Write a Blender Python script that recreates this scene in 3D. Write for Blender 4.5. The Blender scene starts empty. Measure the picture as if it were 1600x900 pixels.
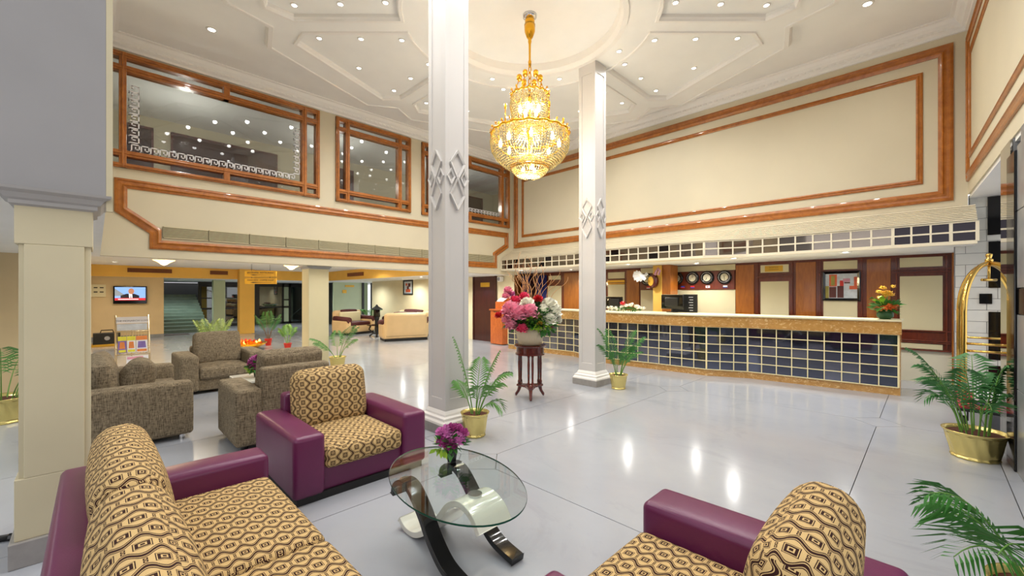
import bpy, math, random
from math import sin, cos, pi, radians, sqrt, tan, hypot, atan2
from mathutils import Vector, Matrix
from mathutils.geometry import tessellate_polygon
random.seed(7)
SC = bpy.context.scene
COL = SC.collection
# ---------------------------------------------------------------- camera, world, exposure
cd = bpy.data.cameras.new('camera'); cam = bpy.data.objects.new('camera', cd); COL.objects.link(cam)
cd.sensor_width = 36.0; cd.lens = 651.0/1600*36; cd.shift_y = 10/1600; cd.clip_start = .05
cam.location = (0, 0, 1.5); cam.rotation_euler = (pi/2, 0, -pi/4)
SC.camera = cam
w = bpy.data.worlds.new('world'); SC.world = w; w.use_nodes = True
w.node_tree.nodes['Background'].inputs[0].default_value = (.98, .98, 1, 1)
w.node_tree.nodes['Background'].inputs[1].default_value = 1.5
SC.view_settings.view_transform = 'Standard'; SC.view_settings.look = 'None'
SC.view_settings.gamma = 1; SC.view_settings.use_curve_mapping = False
SC.view_settings.exposure = 0.13
E_DOWN, E_CHAND, E_LOBBY, E_DESK, E_MEZZ = 25, 54, 105, 75, 45

# ---------------------------------------------------------------- materials
def lin(c):
    return tuple(((x/255)/12.92 if x/255 <= .04045 else ((x/255+.055)/1.055)**2.4) for x in c)+(1,)
MAT = {}
class N:
    """tiny node-graph helper"""
    def __init__(s, name):
        s.m = bpy.data.materials.new(name); s.m.use_nodes = True; s.t = s.m.node_tree; MAT[name] = s.m
        s.b = s.t.nodes['Principled BSDF']
    def n(s, typ, **k):
        o = s.t.nodes.new(typ)
        for a, v in k.items(): setattr(o, a, v)
        return o
    def put(s, inp, v):
        if isinstance(v, bpy.types.NodeSocket): s.t.links.new(v, inp)
        else: inp.default_value = v
    def M(s, op, a, b=0., c=0.):
        o = s.n('ShaderNodeMath', operation=op)
        s.put(o.inputs[0], a); s.put(o.inputs[1], b)
        if op in ('COMPARE', 'MULTIPLY_ADD', 'SMOOTH_MIN'): s.put(o.inputs[2], c)
        return o.outputs[0]
    def mix(s, f, a, b):
        o = s.n('ShaderNodeMix', data_type='RGBA')
        s.put(o.inputs[0], f); s.put(o.inputs[6], a); s.put(o.inputs[7], b); return o.outputs[2]
    def coord(s, which='Object', scale=(1, 1, 1)):
        tc = s.n('ShaderNodeTexCoord'); mp = s.n('ShaderNodeMapping'); mp.inputs['Scale'].default_value = scale
        s.t.links.new(tc.outputs[which], mp.inputs[0]); return mp.outputs[0]
    def noise(s, vec, sc, det=3, rough=.5, dist=0.):
        o = s.n('ShaderNodeTexNoise'); s.t.links.new(vec, o.inputs['Vector'])
        o.inputs['Scale'].default_value = sc; o.inputs['Detail'].default_value = det
        o.inputs['Roughness'].default_value = rough; o.inputs['Distortion'].default_value = dist
        return o.outputs['Fac']
    def ramp(s, f, a, b):
        o = s.n('ShaderNodeMapRange'); s.put(o.inputs[0], f)
        o.inputs[1].default_value = a; o.inputs[2].default_value = b; return o.outputs[0]
    def bump(s, h, st=.2, dist=.01):
        o = s.n('ShaderNodeBump'); s.put(o.inputs['Height'], h)
        o.inputs['Strength'].default_value = st; o.inputs['Distance'].default_value = dist
        s.t.links.new(o.outputs[0], s.b.inputs['Normal'])
    def set(s, col=None, rough=.5, metal=0., spec=.5, coat=0., trans=0., emit=None, es=0.):
        if col is not None: s.put(s.b.inputs['Base Color'], lin(col) if isinstance(col, tuple) and len(col) == 3 else col)
        s.put(s.b.inputs['Roughness'], rough); s.b.inputs['Metallic'].default_value = metal
        s.b.inputs['Specular IOR Level'].default_value = spec
        s.b.inputs['Coat Weight'].default_value = coat; s.b.inputs['Coat Roughness'].default_value = .05
        s.b.inputs['Transmission Weight'].default_value = trans
        if emit: s.b.inputs['Emission Color'].default_value = lin(emit); s.b.inputs['Emission Strength'].default_value = es
        return s
def plain(name, col, rough=.5, metal=0., var=.08, vs=3., **k):
    """base colour with faint procedural mottling"""
    g = N(name); f = g.noise(g.coord(), vs, 4)
    a = tuple(max(0, c*(1-var)) for c in col); b = tuple(min(255, c*(1+var)) for c in col)
    g.set(g.mix(f, lin(a), lin(b)), rough, metal, **k); return g.m
def wood(name, c1, c2, rough=.3, sc=(2, 2, 14), coat=.3):
    g = N(name); v = g.coord('Object', sc); f = g.ramp(g.noise(v, 2.2, 6, .6, 1.2), .3, .7)
    g.set(g.mix(f, lin(c1), lin(c2)), rough, coat=coat); return g.m
def emis(name, col, st):
    g = N(name); g.set(col, .5, emit=col, es=st); return g.m
plain('ceiling_white', (238, 237, 233), .65, var=.02)
plain('moulding_white', (236, 233, 228), .5, var=.015)
plain('wall_cream', (206, 196, 170), .7, var=.03, vs=1.5)
plain('wall_beige', (222, 210, 175), .7, var=.03)
plain('wall_tan', (205, 182, 140), .7, var=.04)
plain('wall_yellow', (232, 184, 84), .6, var=.04)
plain('wall_green', (186, 200, 168), .7, var=.03)
plain('wall_grey', (158, 157, 158), .8, var=.03)
plain('pillar_cream', (206, 196, 164), .6, var=.05, vs=2)
plain('cap_grey', (176, 174, 172), .7, var=.03)
plain('column_white', (206, 203, 200), .45, var=.03, vs=1.2)
plain('stone_grey', (150, 146, 142), .4, var=.12, vs=14)
wood('trim_wood', (146, 82, 22), (182, 112, 44), .28, (3, 3, 3))
wood('panel_wood', (136, 74, 18), (172, 102, 32), .3, (9, 9, 1.2))
wood('panel_wood_dark', (86, 30, 12), (116, 46, 18), .3, (7, 7, 1.5))
wood('podium_wood', (176, 84, 30), (205, 110, 46), .35, (6, 6, 3))
wood('mahogany', (64, 14, 8), (104, 30, 18), .2, (5, 5, 5), .6)
wood('door_wood', (48, 14, 12), (70, 24, 20), .35, (8, 8, 1))
plain('panel_cream', (214, 204, 166), .55, var=.02)
plain('black_gloss', (10, 10, 12), .08, var=0)
plain('black_matte', (18, 17, 17), .5, var=.1)
plain('black_frame', (14, 14, 15), .3, var=.1)
plain('brass', (214, 178, 96), .14, 1., var=.05)
plain('gold_pot', (222, 204, 130), .25, .75, var=.1, vs=8)
plain('gold_bright', (236, 176, 50), .2, .9, var=.06)
plain('silver', (220, 220, 222), .15, 1., var=.02)
plain('steel_pale', (204, 190, 160), .3, .8, var=.04)
plain('lattice_cream', (236, 222, 172), .4, var=.03)
plain('lattice_white', (232, 222, 196), .5, var=.03)
plain('mirror', (200, 200, 200), .02, 1., var=0)
plain('white_tile', (206, 206, 200), .2, var=.05, vs=5)
plain('white_plaster', (216, 210, 186), .6, var=.03)
plain('red_carpet', (150, 40, 50), .9, var=.12, vs=30)
plain('soil', (70, 34, 20), .95, var=.4, vs=40)
plain('red_pot', (176, 34, 22), .35, var=.1)
plain('white_lacquer', (228, 226, 214), .1, var=.02, coat=.5)
plain('vase_black', (16, 16, 20), .15, var=.1)
plain('paper_white', (232, 232, 236), .6, var=.03)
plain('twig', (196, 146, 96), .7, var=.2, vs=9)
plain('ceramic_rib', (206, 190, 160), .45, var=.08)
plain('marble_grey', (128, 130, 132), .25, var=.2, vs=3)
plain('dark_interior', (20, 22, 22), .5, var=.3)
plain('stair_stone', (96, 116, 104), .45, var=.15, vs=4)
plain('asphalt', (36, 46, 46), .3, var=.2)
plain('vent_brown', (120, 66, 30), .6, var=.05)
plain('grille_cream', (196, 186, 152), .5, var=.03)
plain('grille_dark', (120, 112, 88), .7, var=.03)
plain('ink', (44, 34, 26), .6, var=0)
plain('ink_grey', (120, 120, 130), .6, var=0)
plain('gold_sign', (204, 158, 50), .35, .4, var=.08)
plain('beige_leather', (206, 176, 130), .45, var=.06)
plain('maroon_velvet', (74, 22, 22), .7, var=.15, vs=10)
for nme, c in (('frond_green', (92, 140, 68)), ('frond_dark', (58, 116, 58)), ('frond_light', (136, 160, 84)),
               ('leaf_green', (58, 120, 44)), ('leaf_lime', (150, 190, 50)), ('leaf_deep', (30, 74, 34)),
               ('flower_pink', (252, 146, 168)), ('flower_magenta', (220, 64, 104)), ('flower_purple', (160, 60, 126)),
               ('flower_lilac', (206, 122, 184)), ('flower_white', (236, 230, 204)), ('flower_red', (190, 24, 34)),
               ('flower_orange', (226, 104, 30)), ('flower_yellow', (240, 176, 60)), ('stem_green', (96, 140, 60)),
               ('stem_brown', (104, 76, 44)), ('art_orange', (206, 92, 50)), ('art_red', (196, 40, 28)), ('art_olive', (150, 140, 60)),
               ('art_brown', (84, 30, 26)), ('art_pale', (196, 204, 212)), ('art_lilac', (196, 140, 160)), ('mag_yellow', (232, 214, 50)),
               ('mag_orange', (236, 130, 50)), ('mag_violet', (120, 96, 170)), ('mag_pink', (230, 150, 170)), ('clock_face', (214, 206, 176)),
               ('flag_red', (200, 40, 50)), ('flag_blue', (40, 60, 150)), ('curtain_blue', (30, 40, 110)), ('petal_mix', (230, 150, 40)),
               ('screen_sky', (120, 160, 220)), ('skin', (176, 120, 90))):
    plain(nme, c, .5, var=.18, vs=12)
# purple leather
g = N('purple_leather'); v = g.coord(); f = g.noise(v, 2.5, 4); g.set(g.mix(f, lin((88, 28, 66)), lin((108, 38, 82))), .33, spec=.45)
vo = g.n('ShaderNodeTexVoronoi'); vo.inputs['Scale'].default_value = 260; g.t.links.new(v, vo.inputs['Vector']); g.bump(vo.outputs[0], .12, .002)
# grey chenille
g = N('grey_chenille'); f = g.noise(g.coord('Object', (1, 1, .12)), 150, 4, .7); f2 = g.noise(g.coord('Object', (.15, .15, 1)), 120, 3, .7)
s_ = g.M('ADD', g.M('MULTIPLY', f, .6), g.M('MULTIPLY', f2, .4)); k_ = g.ramp(s_, .38, .62)
g.set(g.mix(k_, lin((72, 62, 49)), lin((156, 141, 116))), .9, spec=.2); g.bump(s_, .5, .004)
# patterned upholstery: ogee lines and nested squares, driven by UV in metres
g = N('ogee_fabric'); tc = g.n('ShaderNodeTexCoord'); sp = g.n('ShaderNodeSeparateXYZ'); g.t.links.new(tc.outputs['UV'], sp.inputs[0])
X_ = g.M('MULTIPLY', sp.outputs[0], 11.2); Y_ = g.M('MULTIPLY', sp.outputs[1], 13.)
bx = g.M('SUBTRACT', X_, .5); bi = g.M('ROUND', bx); par = g.M('COSINE', g.M('MULTIPLY', bi, pi))
wv = g.M('MULTIPLY', g.M('MULTIPLY', g.M('COSINE', g.M('MULTIPLY', Y_, 2*pi)), par), .17)
dd = g.M('ABSOLUTE', g.M('SUBTRACT', g.M('SUBTRACT', bx, bi), wv))
l1 = g.M('LESS_THAN', dd, .068); l2 = g.M('MAXIMUM', g.M('LESS_THAN', g.M('ABSOLUTE', g.M('SUBTRACT', dd, .135)), .026), g.M('LESS_THAN', g.M('ABSOLUTE', g.M('SUBTRACT', dd, .8)), .01))
xi = g.M('ROUND', X_); fx = g.M('ABSOLUTE', g.M('SUBTRACT', X_, xi)); yy = g.M('ADD', Y_, g.M('MULTIPLY', xi, .5))
fy = g.M('ABSOLUTE', g.M('SUBTRACT', yy, g.M('ROUND', yy))); ch = g.M('MAXIMUM', fx, g.M('MULTIPLY', fy, .82))
q1 = g.M('LESS_THAN', ch, .05); q2 = g.M('MAXIMUM', g.M('LESS_THAN', g.M('ABSOLUTE', g.M('SUBTRACT', ch, .13)), .036), g.M('LESS_THAN', g.M('ABSOLUTE', g.M('SUBTRACT', ch, .205)), .013))
y2 = g.M('ADD', yy, .5); fy2 = g.M('ABSOLUTE', g.M('SUBTRACT', y2, g.M('ROUND', y2)))
ch2 = g.M('MAXIMUM', g.M('ABSOLUTE', g.M('SUBTRACT', fx, .07)), g.M('MULTIPLY', fy2, 1.0)); q3 = g.M('LESS_THAN', g.M('ABSOLUTE', g.M('SUBTRACT', ch2, .045)), .018)
mk = g.M('MAXIMUM', g.M('MAXIMUM', l1, l2), g.M('MAXIMUM', g.M('MAXIMUM', q1, q2), q3))
tw = g.noise(g.coord('UV', (1, 1, 1)), 400, 2); base = g.mix(tw, lin((184, 150, 96)), lin((216, 188, 134)))
g.set(g.mix(mk, base, lin((46, 17, 10))), .8, spec=.25); g.bump(g.M('SUBTRACT', tw, g.M('MULTIPLY', mk, .8)), .35, .002)
# floor marble
g = N('floor_marble'); v = g.coord('Object', (1, .55, 1)); a1 = g.noise(v, .8, 6, .6, .6); a2 = g.ramp(g.noise(v, 1.7, 8, .65, 1.6), .56, .72)
c_ = g.mix(a1, lin((150, 154, 162)), lin((178, 181, 187))); c_ = g.mix(g.M('MULTIPLY', a2, .35), c_, lin((134, 137, 146)))
g.set(c_, g.M('ADD', g.M('MULTIPLY', a1, .1), .1), spec=.6)
plain('floor_joint', (84, 78, 72), .6, var=.1)
# counter marble
g = N('gold_marble'); v = g.coord('Object', (1, 1, 1.6)); a1 = g.noise(v, 5, 6, .6, 1.5); a2 = g.ramp(g.noise(v, 7, 8, .6, 3.), .55, .62)
c_ = g.mix(a1, lin((150, 104, 48)), lin((206, 160, 92))); c_ = g.mix(g.M('MULTIPLY', a2, .5), c_, lin((236, 206, 150))); g.set(c_, .18, spec=.6)
# mirror tiles
for nme, c in (('tile_dark', (92, 96, 112)), ('tile_mid', (120, 122, 136)), ('tile_black', (50, 46, 50)), ('tile_taupe', (132, 122, 112))):
    plain(nme, c, .04, .9, var=.1, vs=5)
# window glass, table glass
def glassmat(name, tint, refl_rough, base=.0, ior=1.5, opac=0., ocol=(0, 0, 0)):
    g = N(name); t = g.t; tr = g.n('ShaderNodeBsdfTransparent'); tr.inputs[0].default_value = tint
    gl = g.n('ShaderNodeBsdfGlossy'); gl.inputs['Roughness'].default_value = refl_rough
    lwt = g.n('ShaderNodeLayerWeight'); fz_ = g.M('POWER', lwt.outputs['Facing'], 5.); fr_ = g.M('ADD', g.M('MULTIPLY', fz_, .9), .03)
    mx = g.n('ShaderNodeMixShader'); g.put(mx.inputs[0], g.M('MINIMUM', g.M('ADD', fr_, base), 1.))
    t.links.new(tr.outputs[0], mx.inputs[1]); t.links.new(gl.outputs[0], mx.inputs[2])
    t.links.new(mx.outputs[0], t.nodes['Material Output'].inputs[0]); return g.m
glassmat('window_glass', (.66, .69, .70, 1), .02, .045)
glassmat('table_glass', (.93, .965, .95, 1), .01, .03)
plain('wall_unseen_dark', (60, 56, 52), .5, var=.2)  # dark tone for the unseen wall added behind the camera
glassmat('night_glass', (.35, .42, .40, 1), .02, .1)
plain('glass_edge', (14, 74, 58), .1, var=.05)
# crystal: bright refracting beads, lit by the bulbs inside
g = N('crystal'); t = g.t; a = g.n('ShaderNodeBsdfTranslucent'); a.inputs[0].default_value = lin((150, 138, 98))
b = g.n('ShaderNodeBsdfGlossy'); b.inputs['Roughness'].default_value = .12; b.inputs[0].default_value = lin((255, 240, 200))
c = g.n('ShaderNodeBsdfTransparent'); m1 = g.n('ShaderNodeMixShader'); m1.inputs[0].default_value = .22
m2 = g.n('ShaderNodeMixShader'); m2.inputs[0].default_value = .25
t.links.new(a.outputs[0], m1.inputs[1]); t.links.new(b.outputs[0], m1.inputs[2]); t.links.new(m1.outputs[0], m2.inputs[1]); t.links.new(c.outputs[0], m2.inputs[2])
t.links.new(m2.outputs[0], t.nodes['Material Output'].inputs[0])
emis('lamp_white', (255, 252, 244), 14); emis('lamp_warm', (255, 214, 130), 26); emis('lamp_soft', (255, 206, 120), 5)
emis('screen_glow', (120, 160, 220), 1.1); emis('screen_red', (200, 40, 50), .9); emis('screen_skin', (176, 120, 90), .8)
emis('screen_dark', (16, 18, 34), .5); emis('screen_white', (230, 232, 240), 1.0); emis('screen_grey', (130, 140, 150), .8)
emis('candle', (255, 180, 70), 8)

# ---------------------------------------------------------------- mesh builder
class MB:
    def __init__(s): s.v = []; s.f = []; s.uv = []; s.mi = []
    def face(s, idx, uv=None, mi=0): s.f.append(tuple(idx)); s.uv.append(uv); s.mi.append(mi)
    def quadpts(s, pts, mi=0):
        i = len(s.v); s.v += [tuple(p) for p in pts]; s.face(range(i, i+len(pts)), None, mi); return s
    def box(s, a, b, mi=0, M=None):
        x0, y0, z0 = [min(p, q) for p, q in zip(a, b)]; x1, y1, z1 = [max(p, q) for p, q in zip(a, b)]
        P = [(x0, y0, z0), (x1, y0, z0), (x1, y1, z0), (x0, y1, z0), (x0, y0, z1), (x1, y0, z1), (x1, y1, z1), (x0, y1, z1)]
        if M: P = [tuple(M @ Vector(p)) for p in P]
        i = len(s.v); s.v += P
        for q in ((0, 3, 2, 1), (4, 5, 6, 7), (0, 1, 5, 4), (1, 2, 6, 5), (2, 3, 7, 6), (3, 0, 4, 7)): s.face([i+k for k in q], None, mi)
        return s
    def prism(s, poly, z0, z1, fn=None, mi=0):
        """extrude a 2-D polygon; fn maps (u,v,w) to the world"""
        fn = fn or (lambda u, v, w: (u, v, w)); n = len(poly); i = len(s.v)
        s.v += [fn(u, v, z0) for u, v in poly]+[fn(u, v, z1) for u, v in poly]
        s.face([i+k for k in range(n)][::-1], None, mi); s.face([i+n+k for k in range(n)], None, mi)
        for k in range(n): s.face((i+k, i+(k+1) % n, i+n+(k+1) % n, i+n+k), None, mi)
        return s
    def lathe(s, prof, c=(0, 0, 0), seg=24, mi=0, wob=0, nw=0, tw=0, cap=True):
        i = len(s.v); n = len(prof)
        for j, (r, z) in enumerate(prof):
            for k in range(seg):
                a = 2*pi*k/seg; rr = r*(1+wob*sin(nw*a+tw*z)); s.v.append((c[0]+rr*cos(a), c[1]+rr*sin(a), c[2]+z))
        for j in range(n-1):
            for k in range(seg):
                k2 = (k+1) % seg; s.face((i+j*seg+k, i+j*seg+k2, i+(j+1)*seg+k2, i+(j+1)*seg+k), None, mi)
        if not cap or len(prof) == 2: return s
        if prof[0][0] > 1e-5: s.face([i+k for k in range(seg)][::-1], None, mi)
        if prof[-1][0] > 1e-5: s.face([i+(n-1)*seg+k for k in range(seg)], None, mi)
        return s
    def tube(s, path, r, seg=8, mi=0, close=False):
        P = [Vector(p) for p in path]; n = len(P); R = r if isinstance(r, (list, tuple)) else [r]*n; i = len(s.v)
        up = Vector((0, 0, 1)); prev = None
        for j in range(n):
            t = (P[(j+1) % n]-P[j-1]) if close else (P[min(j+1, n-1)]-P[max(j-1, 0)])
            t.normalize()
            if prev is None: a = t.cross(up) if abs(t.z) < .95 else t.cross(Vector((1, 0, 0)))
            else: a = prev-t*prev.dot(t)
            a.normalize(); prev = a; b = t.cross(a)
            for k in range(seg):
                q = 2*pi*k/seg; s.v.append(tuple(P[j]+(a*cos(q)+b*sin(q))*R[j]))
        for j in range(n if close else n-1):
            j2 = (j+1) % n
            for k in range(seg):
                k2 = (k+1) % seg; s.face((i+j*seg+k, i+j*seg+k2, i+j2*seg+k2, i+j2*seg+k), None, mi)
        if not close: s.face([i+k for k in range(seg)][::-1], None, mi); s.face([i+(n-1)*seg+k for k in range(seg)], None, mi)
        return s
    def cyl(s, a, b, r, seg=12, mi=0): return s.tube([a, b], r, seg, mi)
    def rbox(s, c, d, r=.04, puff=(0, 0, 0), M=None, k=3, m=5, uvs=1., mi=0, uvo=(0, 0)):
        """rounded, optionally pillowed box: centre c, size d"""
        h = [x/2 for x in d]; r = min([r]+h); L = []
        for ax in range(3):
            e = h[ax]-r; t = [r*tan(pi/4*j/k) for j in range(1, k+1)]
            mid = [-e+2*e*j/m for j in range(m+1)] if e > 1e-6 else [0]
            L.append([-e-x for x in t[::-1]]+mid+[e+x for x in t])
        cx = Vector(c)
        for ax in range(3):
            b_, c_ = (ax+1) % 3, (ax+2) % 3
            for sg in (-1, 1):
                i = len(s.v); A, B = L[b_], L[c_]; uvp = []
                for p in A:
                    for q in B:
                        P = [0, 0, 0]; P[ax] = sg*h[ax]; P[b_] = p; P[c_] = q
                        inn = [max(-(h[z]-r), min(h[z]-r, P[z])) for z in range(3)]
                        dv = Vector([P[z]-inn[z] for z in range(3)]); dv.normalize()
                        o = [inn[z]+dv[z]*r for z in range(3)]
                        for z in range(3):
                            z1, z2 = (z+1) % 3, (z+2) % 3
                            o[z] += dv[z]*puff[z]*max(0, 1-(P[z1]/h[z1])**2)*max(0, 1-(P[z2]/h[z2])**2)
                        V = Vector(o)
                        V = (M @ V if M else V)+cx; s.v.append(tuple(V))
                        u, w_ = {0: (P[1], P[2]), 1: (P[0], P[2]), 2: (P[0], P[1])}[ax]
                        uvp.append((u*uvs+uvo[0], w_*uvs+uvo[1]))
                nb = len(B)
                for x in range(len(A)-1):
                    for y in range(nb-1):
                        q = [x*nb+y, (x+1)*nb+y, (x+1)*nb+y+1, x*nb+y+1]
                        if sg < 0: q = q[::-1]
                        s.face([i+z for z in q], [uvp[z] for z in q], mi)
        return s
def off(loop, d):
    """mitred offset of a closed 2-D loop (positive = to the left of travel)"""
    n = len(loop); out = []
    for i in range(n):
        p0, p1, p2 = [Vector(loop[j % n]) for j in (i-1, i, i+1)]
        a = (p1-p0).normalized(); b = (p2-p1).normalized(); na = Vector((-a.y, a.x)); nb = Vector((-b.y, b.x))
        m = na+nb; m = m/max(.2, m.dot(m))*2 if m.length > 1e-6 else na
        out.append((p1.x+m.x*d, p1.y+m.y*d))
    return out
def sweep(mb, loop, prof, fn, mi=0):
    """closed moulding: prof = [(offset, height)...]"""
    n = len(loop); rows = []
    for o, h in prof:
        i = len(mb.v); mb.v += [fn(u, v, h) for u, v in off(loop, o)]; rows.append(i)
    for a, b in zip(rows, rows[1:]):
        for k in range(n): mb.face((a+k, a+(k+1) % n, b+(k+1) % n, b+k), None, mi)
def mould_prof(w, h=.03): return [(0, 0), (0, h*.7), (w*.1, h*.9), (w*.2, h), (w*.27, h*.6), (w*.45, h*.65), (w*.6, h*.9), (w*.68, h*1.25), (w*.76, h*.8), (w*.9, h*.6), (w, h*.5), (w, 0)]

def mesh(name, mb, mats, o=(0, 0, 0), smooth=False):
    me = bpy.data.meshes.new(name); V = [(x-o[0], y-o[1], z-o[2]) for x, y, z in mb.v]
    me.from_pydata(V, [], mb.f)
    for m in (mats if isinstance(mats, (list, tuple)) else [mats]): me.materials.append(MAT[m])
    if any(mb.mi): me.polygons.foreach_set('material_index', mb.mi)
    if any(u is not None for u in mb.uv):
        ul = me.uv_layers.new(name='UVMap'); fl = []
        for f, u in zip(mb.f, mb.uv):
            for j in range(len(f)): fl += list(u[j]) if u else [0., 0.]
        ul.data.foreach_set('uv', fl)
    if smooth: me.polygons.foreach_set('use_smooth', [True]*len(mb.f))
    me.update(); return me
def wloc(o):
    p = Vector((0, 0, 0))
    while o: p += o.location; o = o.parent
    return p
def obj(name, mb, mats, parent=None, world=True, smooth=False, bevel=0., label=None, cat=None, group=None, kind=None, at=None):
    """one mesh object; with world=True mb holds world coordinates (roots are built unrotated)"""
    if parent is not None: org = wloc(parent) if world else Vector((0, 0, 0)); loc = (0, 0, 0)
    else:
        if at is None:
            xs, ys, zs = zip(*mb.v); at = ((min(xs)+max(xs))/2, (min(ys)+max(ys))/2, min(zs))
        org = Vector(at); loc = at
    me = mesh(name, mb, mats, org, smooth); o = bpy.data.objects.new(name, me); COL.objects.link(o)
    o.location = loc; o.parent = parent
    if bevel:
        b = o.modifiers.new('bevel', 'BEVEL'); b.width = bevel; b.segments = 2; b.limit_method = 'ANGLE'
        b.angle_limit = radians(40)
    if smooth == 2: me.set_sharp_from_angle(angle=radians(40))
    tag(o, label, cat, group, kind); return o
def tag(o, label=None, cat=None, group=None, kind=None):
    if label: o['label'] = label
    if cat: o['category'] = cat
    if group: o['group'] = group
    if kind: o['kind'] = kind
    return o
def thing(name, label, cat, loc=(0, 0, 0), rz=0, group=None):
    o = bpy.data.objects.new(name, None); COL.objects.link(o); o.location = loc; o.rotation_euler = (0, 0, rz)
    o.empty_display_size = .05; return tag(o, label, cat, group)
def kids(o): return [c for c in bpy.data.objects if c.parent == o]
def dup(o, loc=None, rz=None, label=None, group=None, parent=None, sc=None):
    c = o.copy(); COL.objects.link(c); c.parent = parent
    if loc is not None: c.location = loc
    if rz is not None: c.rotation_euler = (0, 0, rz)
    if sc is not None: c.scale = (sc, sc, sc)
    if label: c['label'] = label
    if group: c['group'] = group
    for k in kids(o): dup(k, parent=c)
    return c
def struct(name, mb, mats, parent=None, **k):
    return obj(name, mb, mats, parent, kind='structure' if parent is None else None, **k)
def sroot(name, loc=(0, 0, 0)):
    o = bpy.data.objects.new(name, None); COL.objects.link(o); o.location = loc; o['kind'] = 'structure'; o.empty_display_size = .05; return o
def lamp(name, typ, loc, e, col=(1, 1, 1), parent=None, size=.05, spot=None, rot=None):
    l = bpy.data.lights.new(name, typ); l.energy = e; l.color = col
    if typ in ('POINT', 'SPOT'): l.shadow_soft_size = size
    if spot: l.spot_size = spot; l.spot_blend = .8
    o = bpy.data.objects.new(name, l); COL.objects.link(o); o.location = loc; o.parent = parent
    if rot: o.rotation_euler = rot
    return o
def text(body, size, mat, parent, M, name='lettering'):
    cu = bpy.data.curves.new(name, 'FONT'); cu.body = body; cu.size = size; cu.align_x = 'CENTER'; cu.align_y = 'CENTER'
    cu.extrude = .0008; cu.resolution_u = 2
    t = bpy.data.objects.new('tmp', cu); COL.objects.link(t)
    me = bpy.data.meshes.new_from_object(t.evaluated_get(bpy.context.evaluated_depsgraph_get())); bpy.data.objects.remove(t)
    me.transform(M); me.materials.clear(); me.materials.append(MAT[mat]); me.name = name
    o = bpy.data.objects.new(name, me); COL.objects.link(o); o.parent = parent; return o
def facing(loc, dx, dy):
    """matrix for lettering: local x runs along (dx,dy), local y is up"""
    l = hypot(dx, dy); dx /= l; dy /= l
    return Matrix(((dx, 0, dy, loc[0]), (dy, 0, -dx, loc[1]), (0, 1, 0, loc[2]), (0, 0, 0, 1)))
# ================================================================ SETTING
XW, YW, ZC = 8.65, 8.65, 5.40
CC = (4.40, 4.05)
LW = lambda u, v, n=0: (u, YW-n, v)
BW = lambda u, v, n=0: (XW-n, u, v)
RD = Vector((-1, -.049, 0)).normalized()          # right wall runs slightly out of square
RW0 = Vector((8.65, -.39, 0))
def RW(u, v, n=0): p = RW0+RD*u+Vector((RD.y, -RD.x, 0))*n; return (p.x, p.y, v)
def flat(mb, loops, z, mi=0, fn=None):
    V = [[Vector((x, y, 0)) for x, y in l] for l in loops]; T = tessellate_polygon(V); i = len(mb.v)
    for l in loops: mb.v += [(fn(x, y, z) if fn else (x, y, z)) for x, y in l]
    for t in T: mb.face([i+k for k in t], None, mi)
# floor: joints below, marble slabs as pieces
fl = struct('floor', MB().box((-6, -6, -.06), (12, 28, -.018)), 'floor_joint')
GX = [-6, -1.64, 2.43, 6.5, 12]; GY = [-6, -2.9, -.45, .42, 2.87, 3.73, 5.32, 7.77, 10.2, 12.65, 15.1, 17.55, 20, 28]
DI = [(2.43, 2.87), (6.5, .42), (6.5, 2.87)]
def isd(x, y): return any(abs(x-a) < .01 and abs(y-b) < .01 for a, b in DI)
def slab(poly): obj('slab', MB().prism(off(poly, .003), -.018, 0), 'floor_marble', fl)
for i in range(4):
    for j in range(13):
        x0, x1, y0, y1 = GX[i], GX[i+1], GY[j], GY[j+1]; d = .24; L = []
        L += [(x0, y0+d), (x0+d, y0)] if isd(x0, y0) else [(x0, y0)]
        L += [(x1-d, y0), (x1, y0+d)] if isd(x1, y0) else [(x1, y0)]
        L += [(x1, y1-d), (x1-d, y1)] if isd(x1, y1) else [(x1, y1)]
        L += [(x0+d, y1), (x0, y1-d)] if isd(x0, y1) else [(x0, y1)]
        slab(L)
for a, b in DI: slab([(a-.24, b), (a, b-.24), (a+.24, b), (a, b+.24)])
# ceiling: plane, round recess, dropped star-shaped slab with eight recessed panels
def pol(r, a, k=0): a = radians(a+45*k); return (CC[0]+r*cos(a), CC[1]+r*sin(a))
circ = [pol(1.33, a) for a in range(0, 360, 6)]
rect = [(.05, -.82), (8.85, -.39), (8.85, 8.85), (.05, 8.85)]
panels = []
for k in range(8):
    L = [pol(1.80, 4.5+4.5*j, k) for j in range(9)]+[pol(3.3, 42.5, k), pol(3.58, 38.5, k), pol(3.58, 6.5, k), pol(3.3, 2.5, k)]
    panels.append(L[::-1])
star = []
for k in range(8): star += [pol(3.72, 0, k), pol(4.06, 7, k), pol(4.06, 38, k)]
m = MB(); flat(m, [rect, circ], ZC); flat(m, [circ], ZC+.1); sweep(m, circ, [(0, 5.335), (0, ZC+.1)], lambda u, v, h: (u, v, h))
m.box((.05, -.82, ZC+.12), (8.85, 8.85, ZC+.2))
ce = struct('ceiling', m, 'ceiling_white')
m = MB(); flat(m, [star, circ]+panels, 5.34)
sweep(m, star, [(0, 5.34), (0, ZC+.001)], lambda u, v, h: (u, v, h))
for L in panels: sweep(m, L, [(0, 5.34), (0, ZC)], lambda u, v, h: (u, v, h))
struct('dropped_slab', m, 'ceiling_white', ce)
up = lambda u, v, h: (u, v, h)
for L in panels:
    m = MB(); sweep(m, L, [(-.035, 5.34), (-.03, 5.318), (.012, 5.318), (.02, 5.345), (.035, 5.36), (.04, 5.40)], up); struct('panel_moulding', m, 'moulding_white', ce)
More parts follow.
